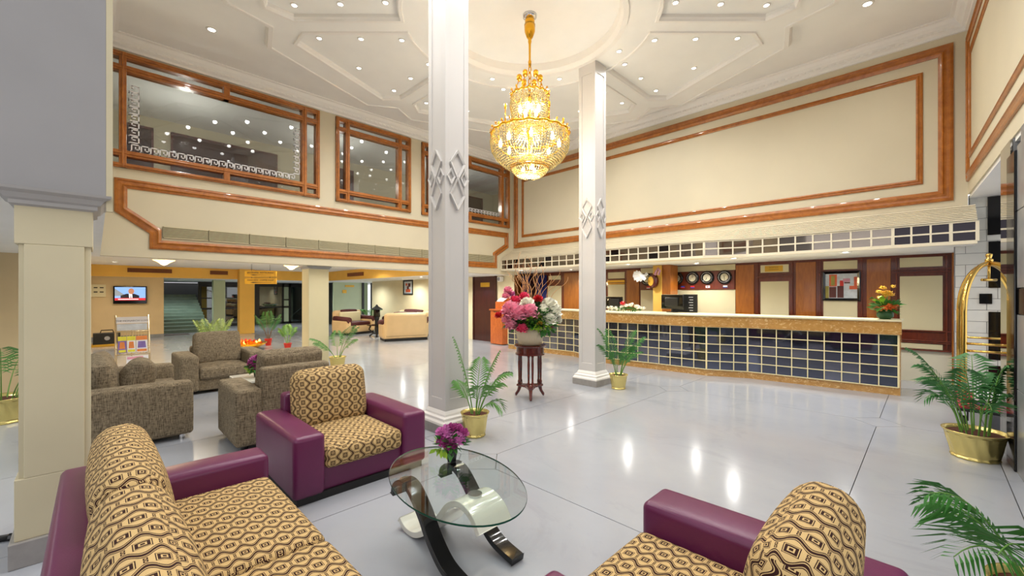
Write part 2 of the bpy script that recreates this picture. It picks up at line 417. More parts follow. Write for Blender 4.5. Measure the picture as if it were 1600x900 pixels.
m = MB(); sweep(m, circ, [(-.06, 5.34), (-.05, 5.315), (.02, 5.315), (.03, 5.35), (.06, 5.38), (.07, 5.5)], up); struct('ring_moulding', m, 'moulding_white', ce, smooth=2)
m = MB(); sweep(m, star, [(.05, 5.34), (.045, 5.322), (-.015, 5.322), (-.02, 5.35), (-.045, 5.37), (-.05, 5.40)], up); struct('star_moulding', m, 'moulding_white', ce)
# cornice with dentil relief
m = MB(); cl = [(8.65, -.39), (8.65, 8.65), (.05, 8.65), (.05, -.81)]
sweep(m, cl, [(0, 5.2), (.03, 5.205), (.035, 5.24), (.07, 5.26), (.085, 5.30), (.12, 5.33), (.15, 5.375), (.19, 5.385), (.19, 5.401)], up)
co = struct('trim_1', m, 'moulding_white')
m = MB()
for k in range(86):
    y = -.25+k*.102; m.box((8.56, y, 5.262), (8.60, y+.06, 5.29)) if y < 8.5 else None
    x = .2+k*.098; m.box((x, 8.56, 5.262), (x+.06, 8.60, 5.29)) if x < 8.5 else None
o = struct('dentil_relief', m, 'moulding_white', co); o['kind'] = 'stuff'
# left wall with three internal windows
m = MB(); WINS = [(.05, 3.175), (3.5, 5.253), (5.553, 8.52)]
m.box((.05, YW, 2.08), (8.9, YW+.2, 3.42)); m.box((.05, YW, 5.17), (8.85, YW+.2, 5.4))
for a, b in ((3.175, 3.5), (5.253, 5.553), (8.52, 8.85)): m.box((a, YW, 3.42), (b, YW+.2, 5.17))
struct('wall_left', m, 'wall_cream')
struct('wall_left_return', MB().box((-.15, 3.55, 2.085), (.05, 9.0, 5.4)), 'wall_cream')
struct('wall_back', MB().box((XW, -.39, 2.19), (XW+.2, 8.65, 5.4)), 'wall_cream')
m = MB(); m.prism([(0, 2.9), (9, 2.9), (9, 5.4), (0, 5.4)], -.22, 0, lambda u, v, w: RW(u, v, w)); struct('wall_right', m, 'wall_cream')
# bulkhead over the near pillar, low ceilings
struct('wall_bulkhead', MB().box((-5, 3.5, 2.085), (.045, 3.72, 5.4)), 'wall_grey')
struct('trim_2', MB().box((.046, 3.5, 2.0), (.075, 3.54, 5.3)), 'pillar_cream')
m = MB(); m.box((-6, 3.73, 2.08), (-.35, 9.05, 2.2)); m.box((-.35, 3.73, 2.08), (.05, 9.1, 2.12))
m.box((.05, 8.86, 2.08), (7.1, 9.1, 2.2)); m.box((7.1, 8.86, 2.08), (8.9, 23.5, 2.2)); m.box((-.3, 18.82, 2.08), (7.1, 26, 2.2)); m.box((8.9, 17.9, 2.08), (12, 26, 2.2))
struct('ceiling_lobby', m, 'ceiling_white')
struct('ceiling_cove', MB().box((-.3, 9.1, 2.46), (7.1, 18.8, 2.56)), 'ceiling_white')
m = MB(); m.box((-.3, 18.8, 2.08), (7.1, 18.82, 2.46)); m.box((7.08, 9.1, 2.08), (7.1, 18.8, 2.46)); m.box((-.3, 9.1, 2.08), (7.1, 9.12, 2.46))
struct('trim_3', m, 'wall_yellow')
struct('wall_lobby_left', MB().box((-6, 9.05, 0), (-.35, 9.2, 2.08)), 'wall_tan')
struct('wall_lobby_side', MB().box((-.45, 9.2, 0), (-.3, 19.0, 2.46)), 'wall_tan')
m = MB(); m.box((-.3, 19.0, 0), (1.70, 19.15, 2.08)); wt = struct('wall_television', m, 'wall_tan')
struct('baseboard_television', MB().box((-.3, 18.98, 0), (1.70, 19.0, .12)), 'marble_grey')
struct('wall_lounge', MB().box((8.9, 8.9, 0), (9.0, 17.9, 2.19)), 'wall_beige')
struct('wall_lounge_far', MB().box((8.0, 20.0, 0), (9.45, 20.1, 2.08)).box((9.9, 20.0, 0), (12, 20.1, 2.08)), 'wall_green')
struct('wall_recess_left', MB().box((9.0, 9.97, 0), (10.1, 10.07, 2.19)), 'panel_wood')
# brown door in the corner
dr = sroot('door_1', (8.88, 10.12, 0))
struct('door_leaf', MB().box((8.86, 9.62, 0), (8.895, 10.63, 2.07)), 'door_wood', dr, bevel=.004)
struct('door_frame', MB().box((8.84, 9.56, 0), (8.90, 9.62, 2.08)).box((8.84, 10.63, 0), (8.90, 10.69, 2.08)), 'door_wood', dr)
struct('name_plate', MB().box((8.85, 9.86, 1.74), (8.858, 10.30, 1.88)), 'gold_sign', dr, bevel=.003)
dr = sroot('door_2', (9.67, 20, 0))
struct('door_frame', MB().box((9.4, 19.94, 0), (9.5, 20.0, 2.08)).box((9.86, 19.94, 0), (9.92, 20.0, 2.08)), 'black_matte', dr)
struct('door_leaf', MB().box((9.5, 20.3, 0), (9.86, 20.32, 2.08)), 'wall_green', dr)
# front glazing of the far lobby
fz = sroot('window_4', (6.8, 23.5, 0))
struct('glass_frame', MB().box((5.55, 23.45, 0), (5.75, 23.55, 2.08)).box((5.75, 23.45, 1.88), (8.3, 23.55, 2.08)).box((5.75, 23.45, 0), (8.3, 23.55, .1))
       .box((6.78, 23.45, 0), (6.86, 23.55, 2.08)).box((7.1, 23.45, 0), (7.2, 23.55, 2.08)).box((5.75, 23.45, .82), (7.1, 23.55, .9)).box((6.86, 23.45, 1.2), (7.1, 23.55, 1.26)), 'black_frame', fz)
struct('pane', MB().box((5.75, 23.49, .1), (6.78, 23.51, 1.88)), 'night_glass', fz)
struct('pane', MB().box((7.2, 23.49, .1), (8.3, 23.51, 1.88)), 'night_glass', fz)
struct('pier', MB().box((6.86, 23.52, .1), (7.1, 23.58, 1.88)), 'wall_green', fz)
fz = sroot('window_5', (4.0, 23.5, 0))
struct('glass_frame', MB().box((3.3, 23.45, 0), (3.42, 23.55, 2.08)).box((3.42, 23.45, 1.85), (5.5, 23.55, 2.08)).box((3.42, 23.45, 0), (5.5, 23.55, .12))
       .box((3.82, 23.45, 0), (3.9, 23.55, 2.08)).box((3.42, 23.45, .8), (5.5, 23.55, .88)).box((3.42, 23.45, 1.3), (5.5, 23.55, 1.35)), 'black_frame', fz)
struct('pane', MB().box((3.42, 23.49, .12), (3.82, 23.51, 1.85)), 'night_glass', fz)
struct('pane', MB().box((3.9, 23.49, .12), (5.5, 23.51, 1.85)), 'night_glass', fz)
struct('pier', MB().box((3.44, 23.52, .1), (3.80, 23.58, 1.85)), 'wall_green', fz)
struct('wall_unseen_dark', MB().box((-5.95, -6, 0), (-5.85, 3.5, 2.6)).box((-5.95, -6, 0), (2.4, -5.9, 2.6)), 'wall_unseen_dark')  # unseen dark wall, added to give the mirror tiles darker reflections
struct('wall_night_backdrop', MB().box((-1, 27.4, -.01), (12, 27.5, 2.1)).box((8.35, 20.11, 0), (8.45, 27.4, 2.08)), 'dark_interior')  # backdrop coloured near black to stand in for night darkness beyond the glass
m = MB(); m.tube([(6.0, 25, .35), (6.4, 25, .95), (7.0, 25, .95)], .03, 6); m.tube([(7.35, 24.4, .2), (8.25, 24.4, .95)], .03, 6)
tag(obj('stair_handrail', m, 'silver'), 'pale metal handrail seen through the dark glazed front', 'handrail')
# stairs beside the television wall
st = thing('staircase', 'wide dim stone staircase rising beyond the television wall', 'staircase', (2.5, 20.6, 0))
for k in range(12): obj('step', MB().box((1.73, 20.6+k*.3, 0 if k == 0 else k*.125-.02), (3.28, 23.4+.3*3, (k+1)*.125)), 'stair_stone', st, bevel=.01)
struct('wall_stair', MB().box((1.6, 19.15, 0), (1.7, 26, 2.08)), 'dark_interior')
tag(obj('door_mat', MB().box((1.75, 19.6, 0), (2.5, 20.1, .012)), 'door_wood'), 'dark red mat at the foot of the dim staircase', 'mat')
# lobby pillars
def pillar(name, x0, x1, y0, y1, z1, mat, label, cap=None):
    r = thing(name, label, 'pillar', ((x0+x1)/2, (y0+y1)/2, 0))
    obj('shaft', MB().box((x0, y0, 0), (x1, y1, z1)), mat, r, bevel=.01)
    if cap: m = MB(); [m.box((x0-e, y0-e, z1-h0), (x1+e, y1+e, z1-h1)) for e, h0, h1 in cap]; obj('capital', m, 'cap_grey', r, bevel=.004)
    return r
pillar('yellow_pillar', 3.86, 4.36, 18.45, 18.79, 2.46, 'wall_yellow', 'square yellow pillar in the far lobby behind the candle-lit bowl')
pillar('white_pillar', 3.35, 3.75, 20.3, 20.6, 2.08, 'wall_green', 'pale square pillar beyond the hanging gold signs')
pillar('cream_pillar', 3.05, 3.45, 8.86, 9.26, 2.08, 'panel_cream', 'cream square pillar under the window wall beside a potted palm', [(.02, .06, .03), (.04, .03, 0)])
# near pillar with bulkhead capital
np_ = thing('near_pillar', 'broad cream pillar at the left edge behind the patterned sofa', 'pillar', (-.16, 3.7, 0))
m = MB(); m.box((-.30, 3.55, .14), (-.02, 3.9, 2.0)); obj('shaft', m, 'pillar_cream', np_)
m = MB(); m.box((-.315, 3.535, .14), (-.01, 3.92, .48)); m.box((-.315, 3.535, 1.78), (-.01, 3.92, 2.0)); m.box((-.28, 3.535, .48), (-.045, 3.56, 1.78)); obj('face_panel', m, 'pillar_cream', np_, bevel=.004)
obj('plinth', MB().box((-.335, 3.51, 0), (.01, 3.94, .14)), 'stone_grey', np_, bevel=.004)
m = MB(); lp = [(-.315, 3.535), (-.01, 3.535), (-.01, 3.92), (-.315, 3.92)]
sweep(m, lp, [(0, 1.99), (-.02, 2.0), (-.02, 2.02), (-.035, 2.03), (-.05, 2.055), (-.075, 2.07), (-.08, 2.084)], up); obj('capital', m, 'cap_grey', np_)
# tall white columns
def column(cx, cy, label):
    r = thing('tall_column', label, 'column', (cx, cy, 0)); h = .152
    m = MB(); m.box((cx-h, cy-h, .2), (cx+h, cy+h, 5.33))
    obj('shaft', m, 'column_white', r, bevel=.006)
    m = MB(); m.box((cx-h-.012, cy-h-.012, 5.15), (cx+h+.012, cy+h+.012, 5.335))
    for sx in (-1, 1):
        for sy in (-1, 1):
            x, y = cx+sx*(h-.022), cy+sy*(h-.022); m.box((x-.032, y-.032, .2), (x+.032, y+.032, 5.16))
    m.box((cx-h-.009, cy-h-.009, .2), (cx+h+.009, cy+h+.009, .36))
    obj('corner_fillets', m, 'column_white', r, bevel=.005)
    m = MB(); lp = [(cx-h, cy-h), (cx+h, cy-h), (cx+h, cy+h), (cx-h, cy+h)]
    sweep(m, lp, [(0, .235), (-.012, .23), (-.03, .2), (-.035, .18), (-.06, .165), (-.062, .14), (-.08, .12), (-.083, .10), (.05, .10)], up)
    obj('base_moulding', m, 'moulding_white', r)
    obj('plinth', MB().box((cx-h-.087, cy-h-.087, 0), (cx+h+.087, cy+h+.087, .10)), 'stone_grey', r, bevel=.004)
    for ax in (0, 1):
        for sg in (-1, 1):
            f = (lambda u, v, n, sg=sg: (cx+u, cy+sg*(h+n), v)) if ax else (lambda u, v, n, sg=sg: (cx+sg*(h+n), cy+u, v))
            for c0, hh in ((2.93, .17), (2.62, .19)):
                for du in (-1,):
                    m = MB(); D = [(0, c0-hh), (.105, c0+(.02 if c0 > 2.7 else -.02)), (0, c0+hh), (-.105, c0+(.02 if c0 > 2.7 else -.02))]
                    sweep(m, D, [(0, 0), (0, .03), (.022, .022), (.022, 0)], f); obj('diamond_relief', m, 'column_white', r)
            for du in (-1, 1):
                m = MB(); D = [(du*.09, 2.70), (du*.09+.055, 2.79), (du*.09, 2.88), (du*.09-.055, 2.79)]
                sweep(m, D, [(0, 0), (0, .03), (.018, .022), (.018, 0)], f); obj('diamond_relief', m, 'column_white', r)
    return r
column(2.835, 3.855, 'nearer tall white square column, beside the purple armchair')
column(5.935, 4.015, 'farther tall white square column, in front of the reception counter')
# wood mouldings on the walls
def loopwood(name, loop, w_, fn, h=.03):
    m = MB(); sweep(m, loop, mould_prof(w_, h), fn); return struct(name, m, 'trim_wood')
pl = [(.2, 3.26), (.2, 2.75), (.60, 2.455), (.60, 2.215), (8.035, 2.24), (8.035, 2.59), (8.49, 2.86), (8.49, 3.28)]
loopwood('trim_4', pl, .145, LW)
loopwood('trim_5', [(-.25, 2.84), (8.56, 2.84), (8.56, 5.09), (-.25, 5.09)], .155, BW)
loopwood('trim_6', [(.06, 3.13), (8.25, 3.13), (8.25, 4.78), (.06, 4.78)], .075, BW, .02)
loopwood('trim_7', [(.05, 3.07), (8.5, 3.07), (8.5, 5.09), (.05, 5.09)], .13, RW)
loopwood('trim_8', [(.24, 3.36), (8.3, 3.36), (8.3, 4.82), (.24, 4.82)], .07, RW, .02)
# windows
def window(name, x0, x1, split):
    r = sroot(name, ((x0+x1)/2, YW, 3.42))
    xb = [(x0, x0+.07), (x0+.2, x0+.285), (x1-.345+.0, x1-.26), (x1-.07, x1)]
    xb[2] = (x1-.33, x1-.245)
    zb = [(3.42, 3.49), (3.595, 3.685), (4.88, 4.975), (5.085, 5.17)]
    if split: xs = (x0+x1)/2; sb = (xs-.045, xs+.045)
    m = MB(); F = lambda a, b, c, d, n0, n1: m.box((a, YW-n1, c), (b, YW+.1-n0, d))
    for a, b in xb: F(a, b, 3.42, 5.17, 0, .05)
    for c, d in zb: F(x0, x1, c, d, 0, .045)
    if split:
        for c, d in ((3.42, 3.69), (4.88, 5.17)): F(sb[0], sb[1], c, d, 0, .055)
    for a, b in xb: F((a+b)/2-.014, (a+b)/2+.014, 3.43, 5.16, 0, .068)
    for c, d in zb: F(x0+.01, x1-.01, (c+d)/2-.013, (c+d)/2+.013, 0, .064)
    struct('frame', m, 'trim_wood', r, bevel=.006)
    cx = [(x0+.07, x0+.2), (x0+.285, x1-.33), (x1-.245, x1-.07)]; cz = [(3.49, 3.595), (3.685, 4.88), (4.975, 5.085)]
    for i, (a, b) in enumerate(cx):
        for j, (c, d) in enumerate(cz):
            seg = [(a, sb[0]), (sb[1], b)] if (split and i == 1 and j != 1) else [(a, b)]
            for p, q in seg: struct('pane', MB().box((p, YW+.03, c), (q, YW+.036, d)), 'window_glass', r)
    return r, (x0+.285, x1-.33, 3.685, 4.88)
def greek(r, x0, z0, n, horiz, u=.112, flip=1):
    m = MB(); t = .015; P = [(0, 0), (0, 1), (.8, 1), (.8, .3), (.4, .3), (.4, .62)]
    for k in range(n):
        segs = list(zip(P, P[1:]))+[((0, 0), (-.22, 0)), ((-.22, 0), (-.22, 0))]
        for (a, b), (c, d) in segs:
            if horiz: A = (x0+(k*1.0+min(a, c))*u-t/2, z0+min(b, d)*u*.9-t/2); B = (x0+(k*1.0+max(a, c))*u+t/2, z0+max(b, d)*u*.9+t/2)
            else: A = (x0+min(b, d)*u-t/2, z0+(k+min(a, c))*u-t/2); B = (x0+max(b, d)*u+t/2, z0+(k+max(a, c))*u+t/2)
            m.box((A[0], YW+.026, A[1]), (B[0], YW+.0295, B[1]))
    o = struct('etched_border', m, 'paper_white', r); return o
w1, b1 = window('window_1', .05, 3.175, True); greek(w1, b1[0]+.06, 3.71, 21, True); greek(w1, b1[0]+.03, 3.84, 8, False)
greek(w1, b1[1]-.14, 3.84, 8, False)
w2, b2 = window('window_2', 3.5, 5.253, False)
w3, b3 = window('window_3', 5.553, 8.52, True); greek(w3, b3[0]+.1, 3.71, 20, True)
# mezzanine room behind the windows
struct('wall_mezzanine', MB().box((-.3, 11.5, 3.1), (10.5, 11.6, 5.3)), 'wall_cream')
struct('floor_mezzanine', MB().box((-.3, 8.86, 3.1), (10.5, 11.5, 3.2)), 'door_wood')
struct('ceiling_mezzanine', MB().box((-.3, 8.86, 5.2), (10.5, 11.5, 5.3)), 'ceiling_white')
struct('wall_mezzanine_end', MB().box((-.5, 8.86, 3.1), (-.3, 11.6, 5.3)).box((10.5, 8.86, 3.1), (10.6, 11.6, 5.3)), 'wall_cream')
for a, b in ((.45, .82), (1.18, 3.16), (4.2, 5.1), (8.2, 9.9)):
    r = sroot('trim_9', ((a+b)/2, 11.48, 3.2))
    struct('panel_field', MB().box((a, 11.46, 3.2), (b, 11.49, 4.92)), 'door_wood', r)
    struct('panel_frame', MB().box((a-.04, 11.43, 3.2), (a, 11.49, 4.96)).box((b, 11.43, 3.2), (b+.04, 11.49, 4.96)).box((a-.04, 11.43, 4.92), (b+.04, 11.49, 4.97)), 'mahogany', r, bevel=.005)
# long air grille on the left wall
gr = thing('air_grille', 'long narrow cream air grille inside the left wall moulding', 'air grille', (4.36, YW, 2.4))
obj('backing', MB().box((.76, YW-.008, 2.41), (7.96, YW, 2.58)), 'grille_dark', gr)
for k in range(12):
    a = .76+k*.6; m = MB().box((a, YW-.03, 2.405), (a+.59, YW-.008, 2.42)).box((a, YW-.03, 2.57), (a+.59, YW-.008, 2.585)).box((a, YW-.03, 2.405), (a+.012, YW-.008, 2.585))
    for j in range(6): m.box((a, YW-.03, 2.432+j*.023), (a+.59, YW-.012, 2.443+j*.023))
    obj('louvre_section', m, 'grille_cream', gr)
# ---- reception recess
struct('ceiling_reception', MB().prism([(10.0, -.46), (10.0, 9.97), (8.9, 9.0), (8.25, 8.6), (8.27, 6.06), (8.02, 5.35), (8.07, 2.93), (8.32, 2.28), (8.33, -.46)], 2.185, 2.2), 'ceiling_white')
bk = struct('wall_reception', MB().box((10.0, -.45, 0), (10.1, 9.97, 2.2)), 'white_plaster')
def wp(name, y0, y1, z0, z1, n, mat, par=bk, **k): return struct(name, MB().box((10-n, y0, z0), (10, y1, z1)), mat, par, **k)
wp('wood_backing', -.27, 9.97, .55, 2.185, .02, 'panel_wood_dark')
wp('wood_end_post', -.44, -.27, 0, 2.185, .06, 'panel_wood', bevel=.004)
for y0, y1 in ((2.64, 3.0), (1.56, 1.89), (.475, .8), (5.30, 5.66), (6.3, 7.75), (9.55, 9.95)):
    wp('wood_panel', y0, y1, .62, 2.14, .045, 'panel_wood', bevel=.006)
CP_ = [(5.725, 6.234, 1.927, 2.10), (5.725, 6.234, .62, 1.765), (4.863, 5.264, .62, 1.61), (3.01, 4.86, .62, 1.61), (3.01, 5.264, 2.04, 2.17),
       (2.011, 2.519, 1.957, 2.115), (2.011, 2.519, .62, 1.77), (.932, 1.441, 1.975, 2.135), (.932, 1.441, .62, 1.80),
       (-.166, .358, 1.97, 2.135), (-.166, .358, .89, 1.815), (-.166, .358, .57, .66), (7.885, 8.364, 1.95, 2.075), (7.86, 8.39, .62, 1.76)]
for y0, y1, z0, z1 in CP_: wp('cream_panel', y0, y1, z0, z1, .035, 'panel_cream', bevel=.004)
for y0, y1, z in ((-.26, .45, .87), (-.26, .45, .70), (-.26, .45, .67), (-.26, .45, .54), (-.26, .45, 1.87), (-.26, .45, 1.92), (.85, 1.52, 1.90), (.85, 1.52, 1.94), (1.93, 2.6, 1.86), (1.93, 2.6, 1.91), (5.67, 6.28, 1.9), (5.67, 6.28, 1.80)):
    m = MB().box((9.945, y0, z), (9.98, y1, z+.022)); struct('wood_bead', m, 'panel_wood_dark', bk, bevel=.006)
for y in (-.21, .40, .87, 1.49, 1.95, 2.57): struct('wood_bead', MB().box((9.95, y-.012, .6), (9.98, y+.012, 2.15)), 'panel_wood_dark', bk, bevel=.005)
wp('plaque_strip', 5.725, 6.234, 1.775, 1.885, .04, 'gold_sign')
wp('plaque', 2.112, 2.436, 1.975, 2.095, .045, 'gold_sign')
for y0, y1, mt in ((9.1, 9.5, 'curtain_blue'), (8.85, 9.1, 'door_wood'), (8.42, 8.85, 'curtain_blue')):
    m = MB()
    for k in range(7):
        yy_ = y0+(y1-y0)*(k+.5)/7; m.cyl((9.95, yy_, .1), (9.95, yy_, 2.1), (y1-y0)/14.6, 8)
    wp_ = obj('curtain', m, mt, smooth=True)
    tag(wp_, {9.1: 'dark blue curtain hanging leftmost in the reception recess', 8.85: 'narrow maroon curtain between two dark blue ones', 8.42: 'dark blue curtain beside the narrow cream panel'}[y0], 'curtain', 'curtains at the left end of reception')
# side tile wall by the trolley
tw_ = struct('wall_tile', MB().box((8.76, -2.2, 0), (8.86, -.26, 2.19)).box((8.76, -2.2, 2.19), (8.86, -.40, 2.9)), 'marble_grey')
blk = [(-.577, -.76, 2.32, 2.85), (-.585, -.77, 1.59, 2.23), (-.50, -.62, 1.37, 1.51), (-.585, -.77, .60, 1.26), (-.585, -.77, .08, .52), (-.95, -1.2, 1.6, 2.2)]
for j in range(18):
    z = j*.16
    for k in range(6):
        y1 = -.27-k*.3-(.1 if j % 2 else 0)
        if z > 2.1 and k == 0: y1 = -.41
        y0 = -.27-(k+1)*.3-(.1 if j % 2 else 0)
        if j % 2 and k == 0 and z < 2.1: struct('tile', MB().box((8.75, -.27, z+.003), (8.762, -.368, z+.157)), 'white_tile', tw_)
        struct('tile', MB().box((8.75, y0+.003, z+.003), (8.762, y1-.003, min(2.9, z+.157))), 'white_tile', tw_)
for y1, y0, z0, z1 in blk: struct('black_tile', MB().box((8.735, y0, z0), (8.752, y1, z1)), 'black_gloss', tw_, bevel=.003)
struct('ceiling_side', MB().prism([(8.9, -.40), (8.9, -2.2), (2.5, -2.2), (2.5, -.70)][::-1], 2.86, 2.9), 'ceiling_white')
# mirror pillar and dark marble wall on the right
U = lambda x: (8.65-x)/-RD.x
pr_ = thing('mirror_pillar', 'mirror clad pillar with black edge at the right, beside the trolley', 'pillar', RW(U(5.9), 0, -.2))
m = MB().prism([(U(6.25), -.45), (U(5.79), -.45), (U(5.79), -.004), (U(6.25), -.004)], 0, 2.895, lambda u, v, w: RW(u, w, v)); obj('core', m, 'marble_grey', pr_)
m = MB().prism([(U(6.24), 0), (U(5.80), 0), (U(5.80), .012), (U(6.24), .012)], .5, 2.89, lambda u, v, w: RW(u, w, v)); obj('mirror_panel', m, 'mirror', pr_)
m = MB().prism([(U(6.24), 0), (U(5.80), 0), (U(5.80), .014), (U(6.24), .014)], 0, .49, lambda u, v, w: RW(u, w, v)); obj('marble_base', m, 'marble_grey', pr_)
m = MB().prism([(U(5.80), -.45), (U(5.49), -.45), (U(5.49), .035), (U(5.80), .035)], 0, 2.72, lambda u, v, w: RW(u, w, v)); obj('black_edge', m, 'black_gloss', pr_, bevel=.008)
ms = struct('wall_marble', MB().prism([(U(5.48), -.45), (U(2.6), -.45), (U(2.6), .0), (U(5.48), .0)], 0, 2.9, lambda u, v, w: RW(u, w, v)), 'marble_grey')
for z0, z1, mt in ((0, .7, 'marble_grey'), (.705, 1.33, 'marble_grey'), (1.335, 1.55, 'black_gloss'), (1.555, 2.2, 'marble_grey'), (2.205, 2.75, 'marble_grey')):
    m = MB().prism([(U(5.48), .0), (U(4.0), .0), (U(4.0), .02), (U(5.48), .02)], z0, z1, lambda u, v, w: RW(u, w, v)); struct('stone_panel', m, mt, ms, bevel=.004)
# ================================================================ reception counter and canopy
def lattice(root, P, Q, z0, z1, cols, rows, bar, dep, bmat, tmats, first, inward=1, tname='tile'):
    P = Vector((*P, 0)); Q = Vector((*Q, 0)); L = (Q-P).length; d = (Q-P)/L; n = Vector((-d.y, d.x, 0)) * inward
    ang = atan2(d.y, d.x); m = MB(); rl = wloc(root)
    M_ = Matrix(((d.x, n.x, 0, P.x), (d.y, n.y, 0, P.y), (0, 0, 1, 0), (0, 0, 0, 1)))
    for k in range(cols+1):
        u = L*k/cols; b = bar*(1.6 if k in (0, cols) else 1)/2; m.box((u-b, -dep, z0), (u+b, .004, z1), M=M_)
    for k in range(rows+1):
        z = z0+(z1-z0)*k/rows; m.box((0, -dep*.9, z-bar/2), (L, .004, z+bar/2), M=M_)
    obj('lattice', m, bmat, root)
    cw, chh = L/cols-bar, (z1-z0)/rows-bar; me = {}
    for t in set(tmats):
        mb = MB().box((-cw/2, 0, -chh/2), (cw/2, .006, chh/2)); me[t] = mesh(tname, mb, t)
    for k in range(cols):
        for j in range(rows):
            t = tmats[(k*3+j*5+k*j) % len(tmats)] if first is None else first(k, j)
            o = bpy.data.objects.new(tname, me[t]); COL.objects.link(o); o.parent = root
            c = P+d*(L*(k+.5)/cols)-n*.004; o.location = Vector((c.x, c.y, z0+(z1-z0)*(j+.5)/rows))-rl
            o.rotation_euler = ((random.random()-.5)*.008, 0, ang+(0 if inward == 1 else 0)+(random.random()-.5)*.01)
CPT = [(8.107, 8.25), (8.18, 6.06), (7.85, 5.35), (7.976, 2.9), (8.25, 2.29), (8.40, .315)]
ct = thing('reception_counter', 'long reception counter with golden marble top and gold mirror-tile grid front', 'counter', (8.3, 4.2, 0))
back = [(8.75, .33), (8.72, 8.25)]
ins = [(x+.02, y) for x, y in CPT]
obj('body', MB().prism(ins+[(8.72, 8.25), (8.72, .32)], .0, .93), 'panel_wood_dark', ct)
obj('plinth', MB().prism([(x+.004, y) for x, y in CPT]+[(8.71, 8.24), (8.71, .325)], 0, .115), 'gold_marble', ct)
obj('end_panel', MB().box((8.40, .295, 0), (8.74, .318, .93)), 'gold_marble', ct)
top_ = [(8.05, 8.27), (8.12, 6.09), (7.79, 5.38), (7.916, 2.88), (8.19, 2.26), (8.34, .28)]
obj('fascia', MB().prism([(x+.012, y) for x, y in top_]+[(8.76, .29), (8.76, 8.26)], .905, 1.095), 'gold_marble', ct)
obj('counter_top', MB().prism([(x-.01, y) for x, y in top_]+[(8.84, .27), (8.84, 8.27)], 1.095, 1.122), 'panel_cream', ct, bevel=.005)
for a, b, c in zip(CPT, CPT[1:], (9, 3, 11, 3, 9)):
    lattice(ct, a, b, .12, .90, c, 5, .014, .014, 'lattice_cream', ['tile_dark', 'tile_mid', 'tile_dark', 'tile_dark', 'tile_mid', 'tile_dark', 'tile_dark'], None)
cn = thing('reception_canopy', 'cream canopy above reception with ribbed slope and two rows of mirror tiles', 'canopy', (8.3, 4.1, 2.18))
KP = [(8.20, 8.62), (8.20, 6.06), (7.95, 5.35), (8.0, 2.95), (8.25, 2.29), (8.26, .37), (8.26, -.215), (8.256, -.456)]
dk = lambda k, j: 'tile_black'
for i, (a, b, c) in enumerate(zip(KP, KP[1:], (11, 3, 11, 3, 8, 3, 1))):
    lattice(cn, a, b, 2.21, 2.475, c, 2, .022, .02, 'lattice_white', ['tile_taupe', 'tile_taupe', 'tile_taupe', 'tile_black', 'tile_taupe'] if i < 3 else ['tile_taupe'] if i < 5 else ['tile_black'], None)
obj('back_box', MB().prism([(x+.012, y) for x, y in KP]+[(8.64, -.456), (8.64, 8.62)], 2.186, 2.49), 'panel_cream', cn)
obj('bottom_rail', MB().prism([(x-.022, y) for x, y in KP]+[(8.3, -.456), (8.3, 8.62)], 2.175, 2.2), 'lattice_white', cn)
for j in range(9):                                    # ribs of the slope
    f0, f1 = j/9, (j+1)/9; z0, z1 = 2.49+.26*f0, 2.49+.26*f1
    A = [(x+(8.64-x)*f0-.04, y) for x, y in KP]; B = [(x+(8.64-x)*f1, y) for x, y in KP]; m = MB(); n = len(A)
    m.v += [(x, y, z0) for x, y in A]+[(x, y, z0+.012) for x, y in A]+[(x, y, z1) for x, y in B]+[(8.645, y, z0) for x, y in A]
    for k in range(n-1): m.face((k, k+1, n+k+1, n+k)); m.face((n+k, n+k+1, 2*n+k+1, 2*n+k)); m.face((k, k+1, 3*n+k+1, 3*n+k))
    m.face((0, n, 2*n, 3*n)); m.face((n-1, 2*n-1, 3*n-1, 4*n-1)); obj('slope_rib', m, 'lattice_white', cn)
# recessed reception lights
def downlight(name, x, y, z, r, label, group, e, spot=2.5, col=(1, .97, .92), cat='ceiling light'):
    t = thing(name, label, cat, (x, y, z), 0, group)
    obj('trim_ring', MB().lathe([(r*.78, -.001), (r*.8, -.012), (r*1.15, -.01), (r*1.2, -.001)], seg=20), 'moulding_white', t, world=False, smooth=True)
    obj('lens', MB().lathe([(0.0001, -.006), (r*.78, -.006), (r*.78, -.001)], seg=20), 'lamp_white', t, world=False)
    if e: lamp('bulb', 'SPOT', (0, 0, -.03), e, col, t, .04, spot)
    return t
for i, (x, y, wh) in enumerate(((8.55, .95, 'rightmost, over the orange flower vase'), (8.5, 2.6, 'over the plain counter stretch'), (8.5, 4.8, 'over the monitor beside the yellow post'), (8.55, 8.2, 'at the left end behind the flower twigs'), (9.3, 3.6, 'deep inside, over the clocks'), (9.3, 7.0, 'deep inside, left of the yellow post'))):
    downlight('soffit_light', x, y, 2.183, .07, 'small round downlight in the reception soffit, '+wh, 'reception soffit lights', E_DESK, 2.7)
# yellow wood post in reception
p = thing('wood_post', 'square yellow lit wooden post standing behind the reception counter', 'post', (9.55, 4.4, 0))
obj('shaft', MB().box((9.35, 4.2, 0), (9.75, 4.62, 2.184)), 'panel_wood', p, bevel=.005)
obj('yellow_face', MB().box((9.33, 4.40, 0), (9.352, 4.61, 2.18)), 'wall_yellow', p)
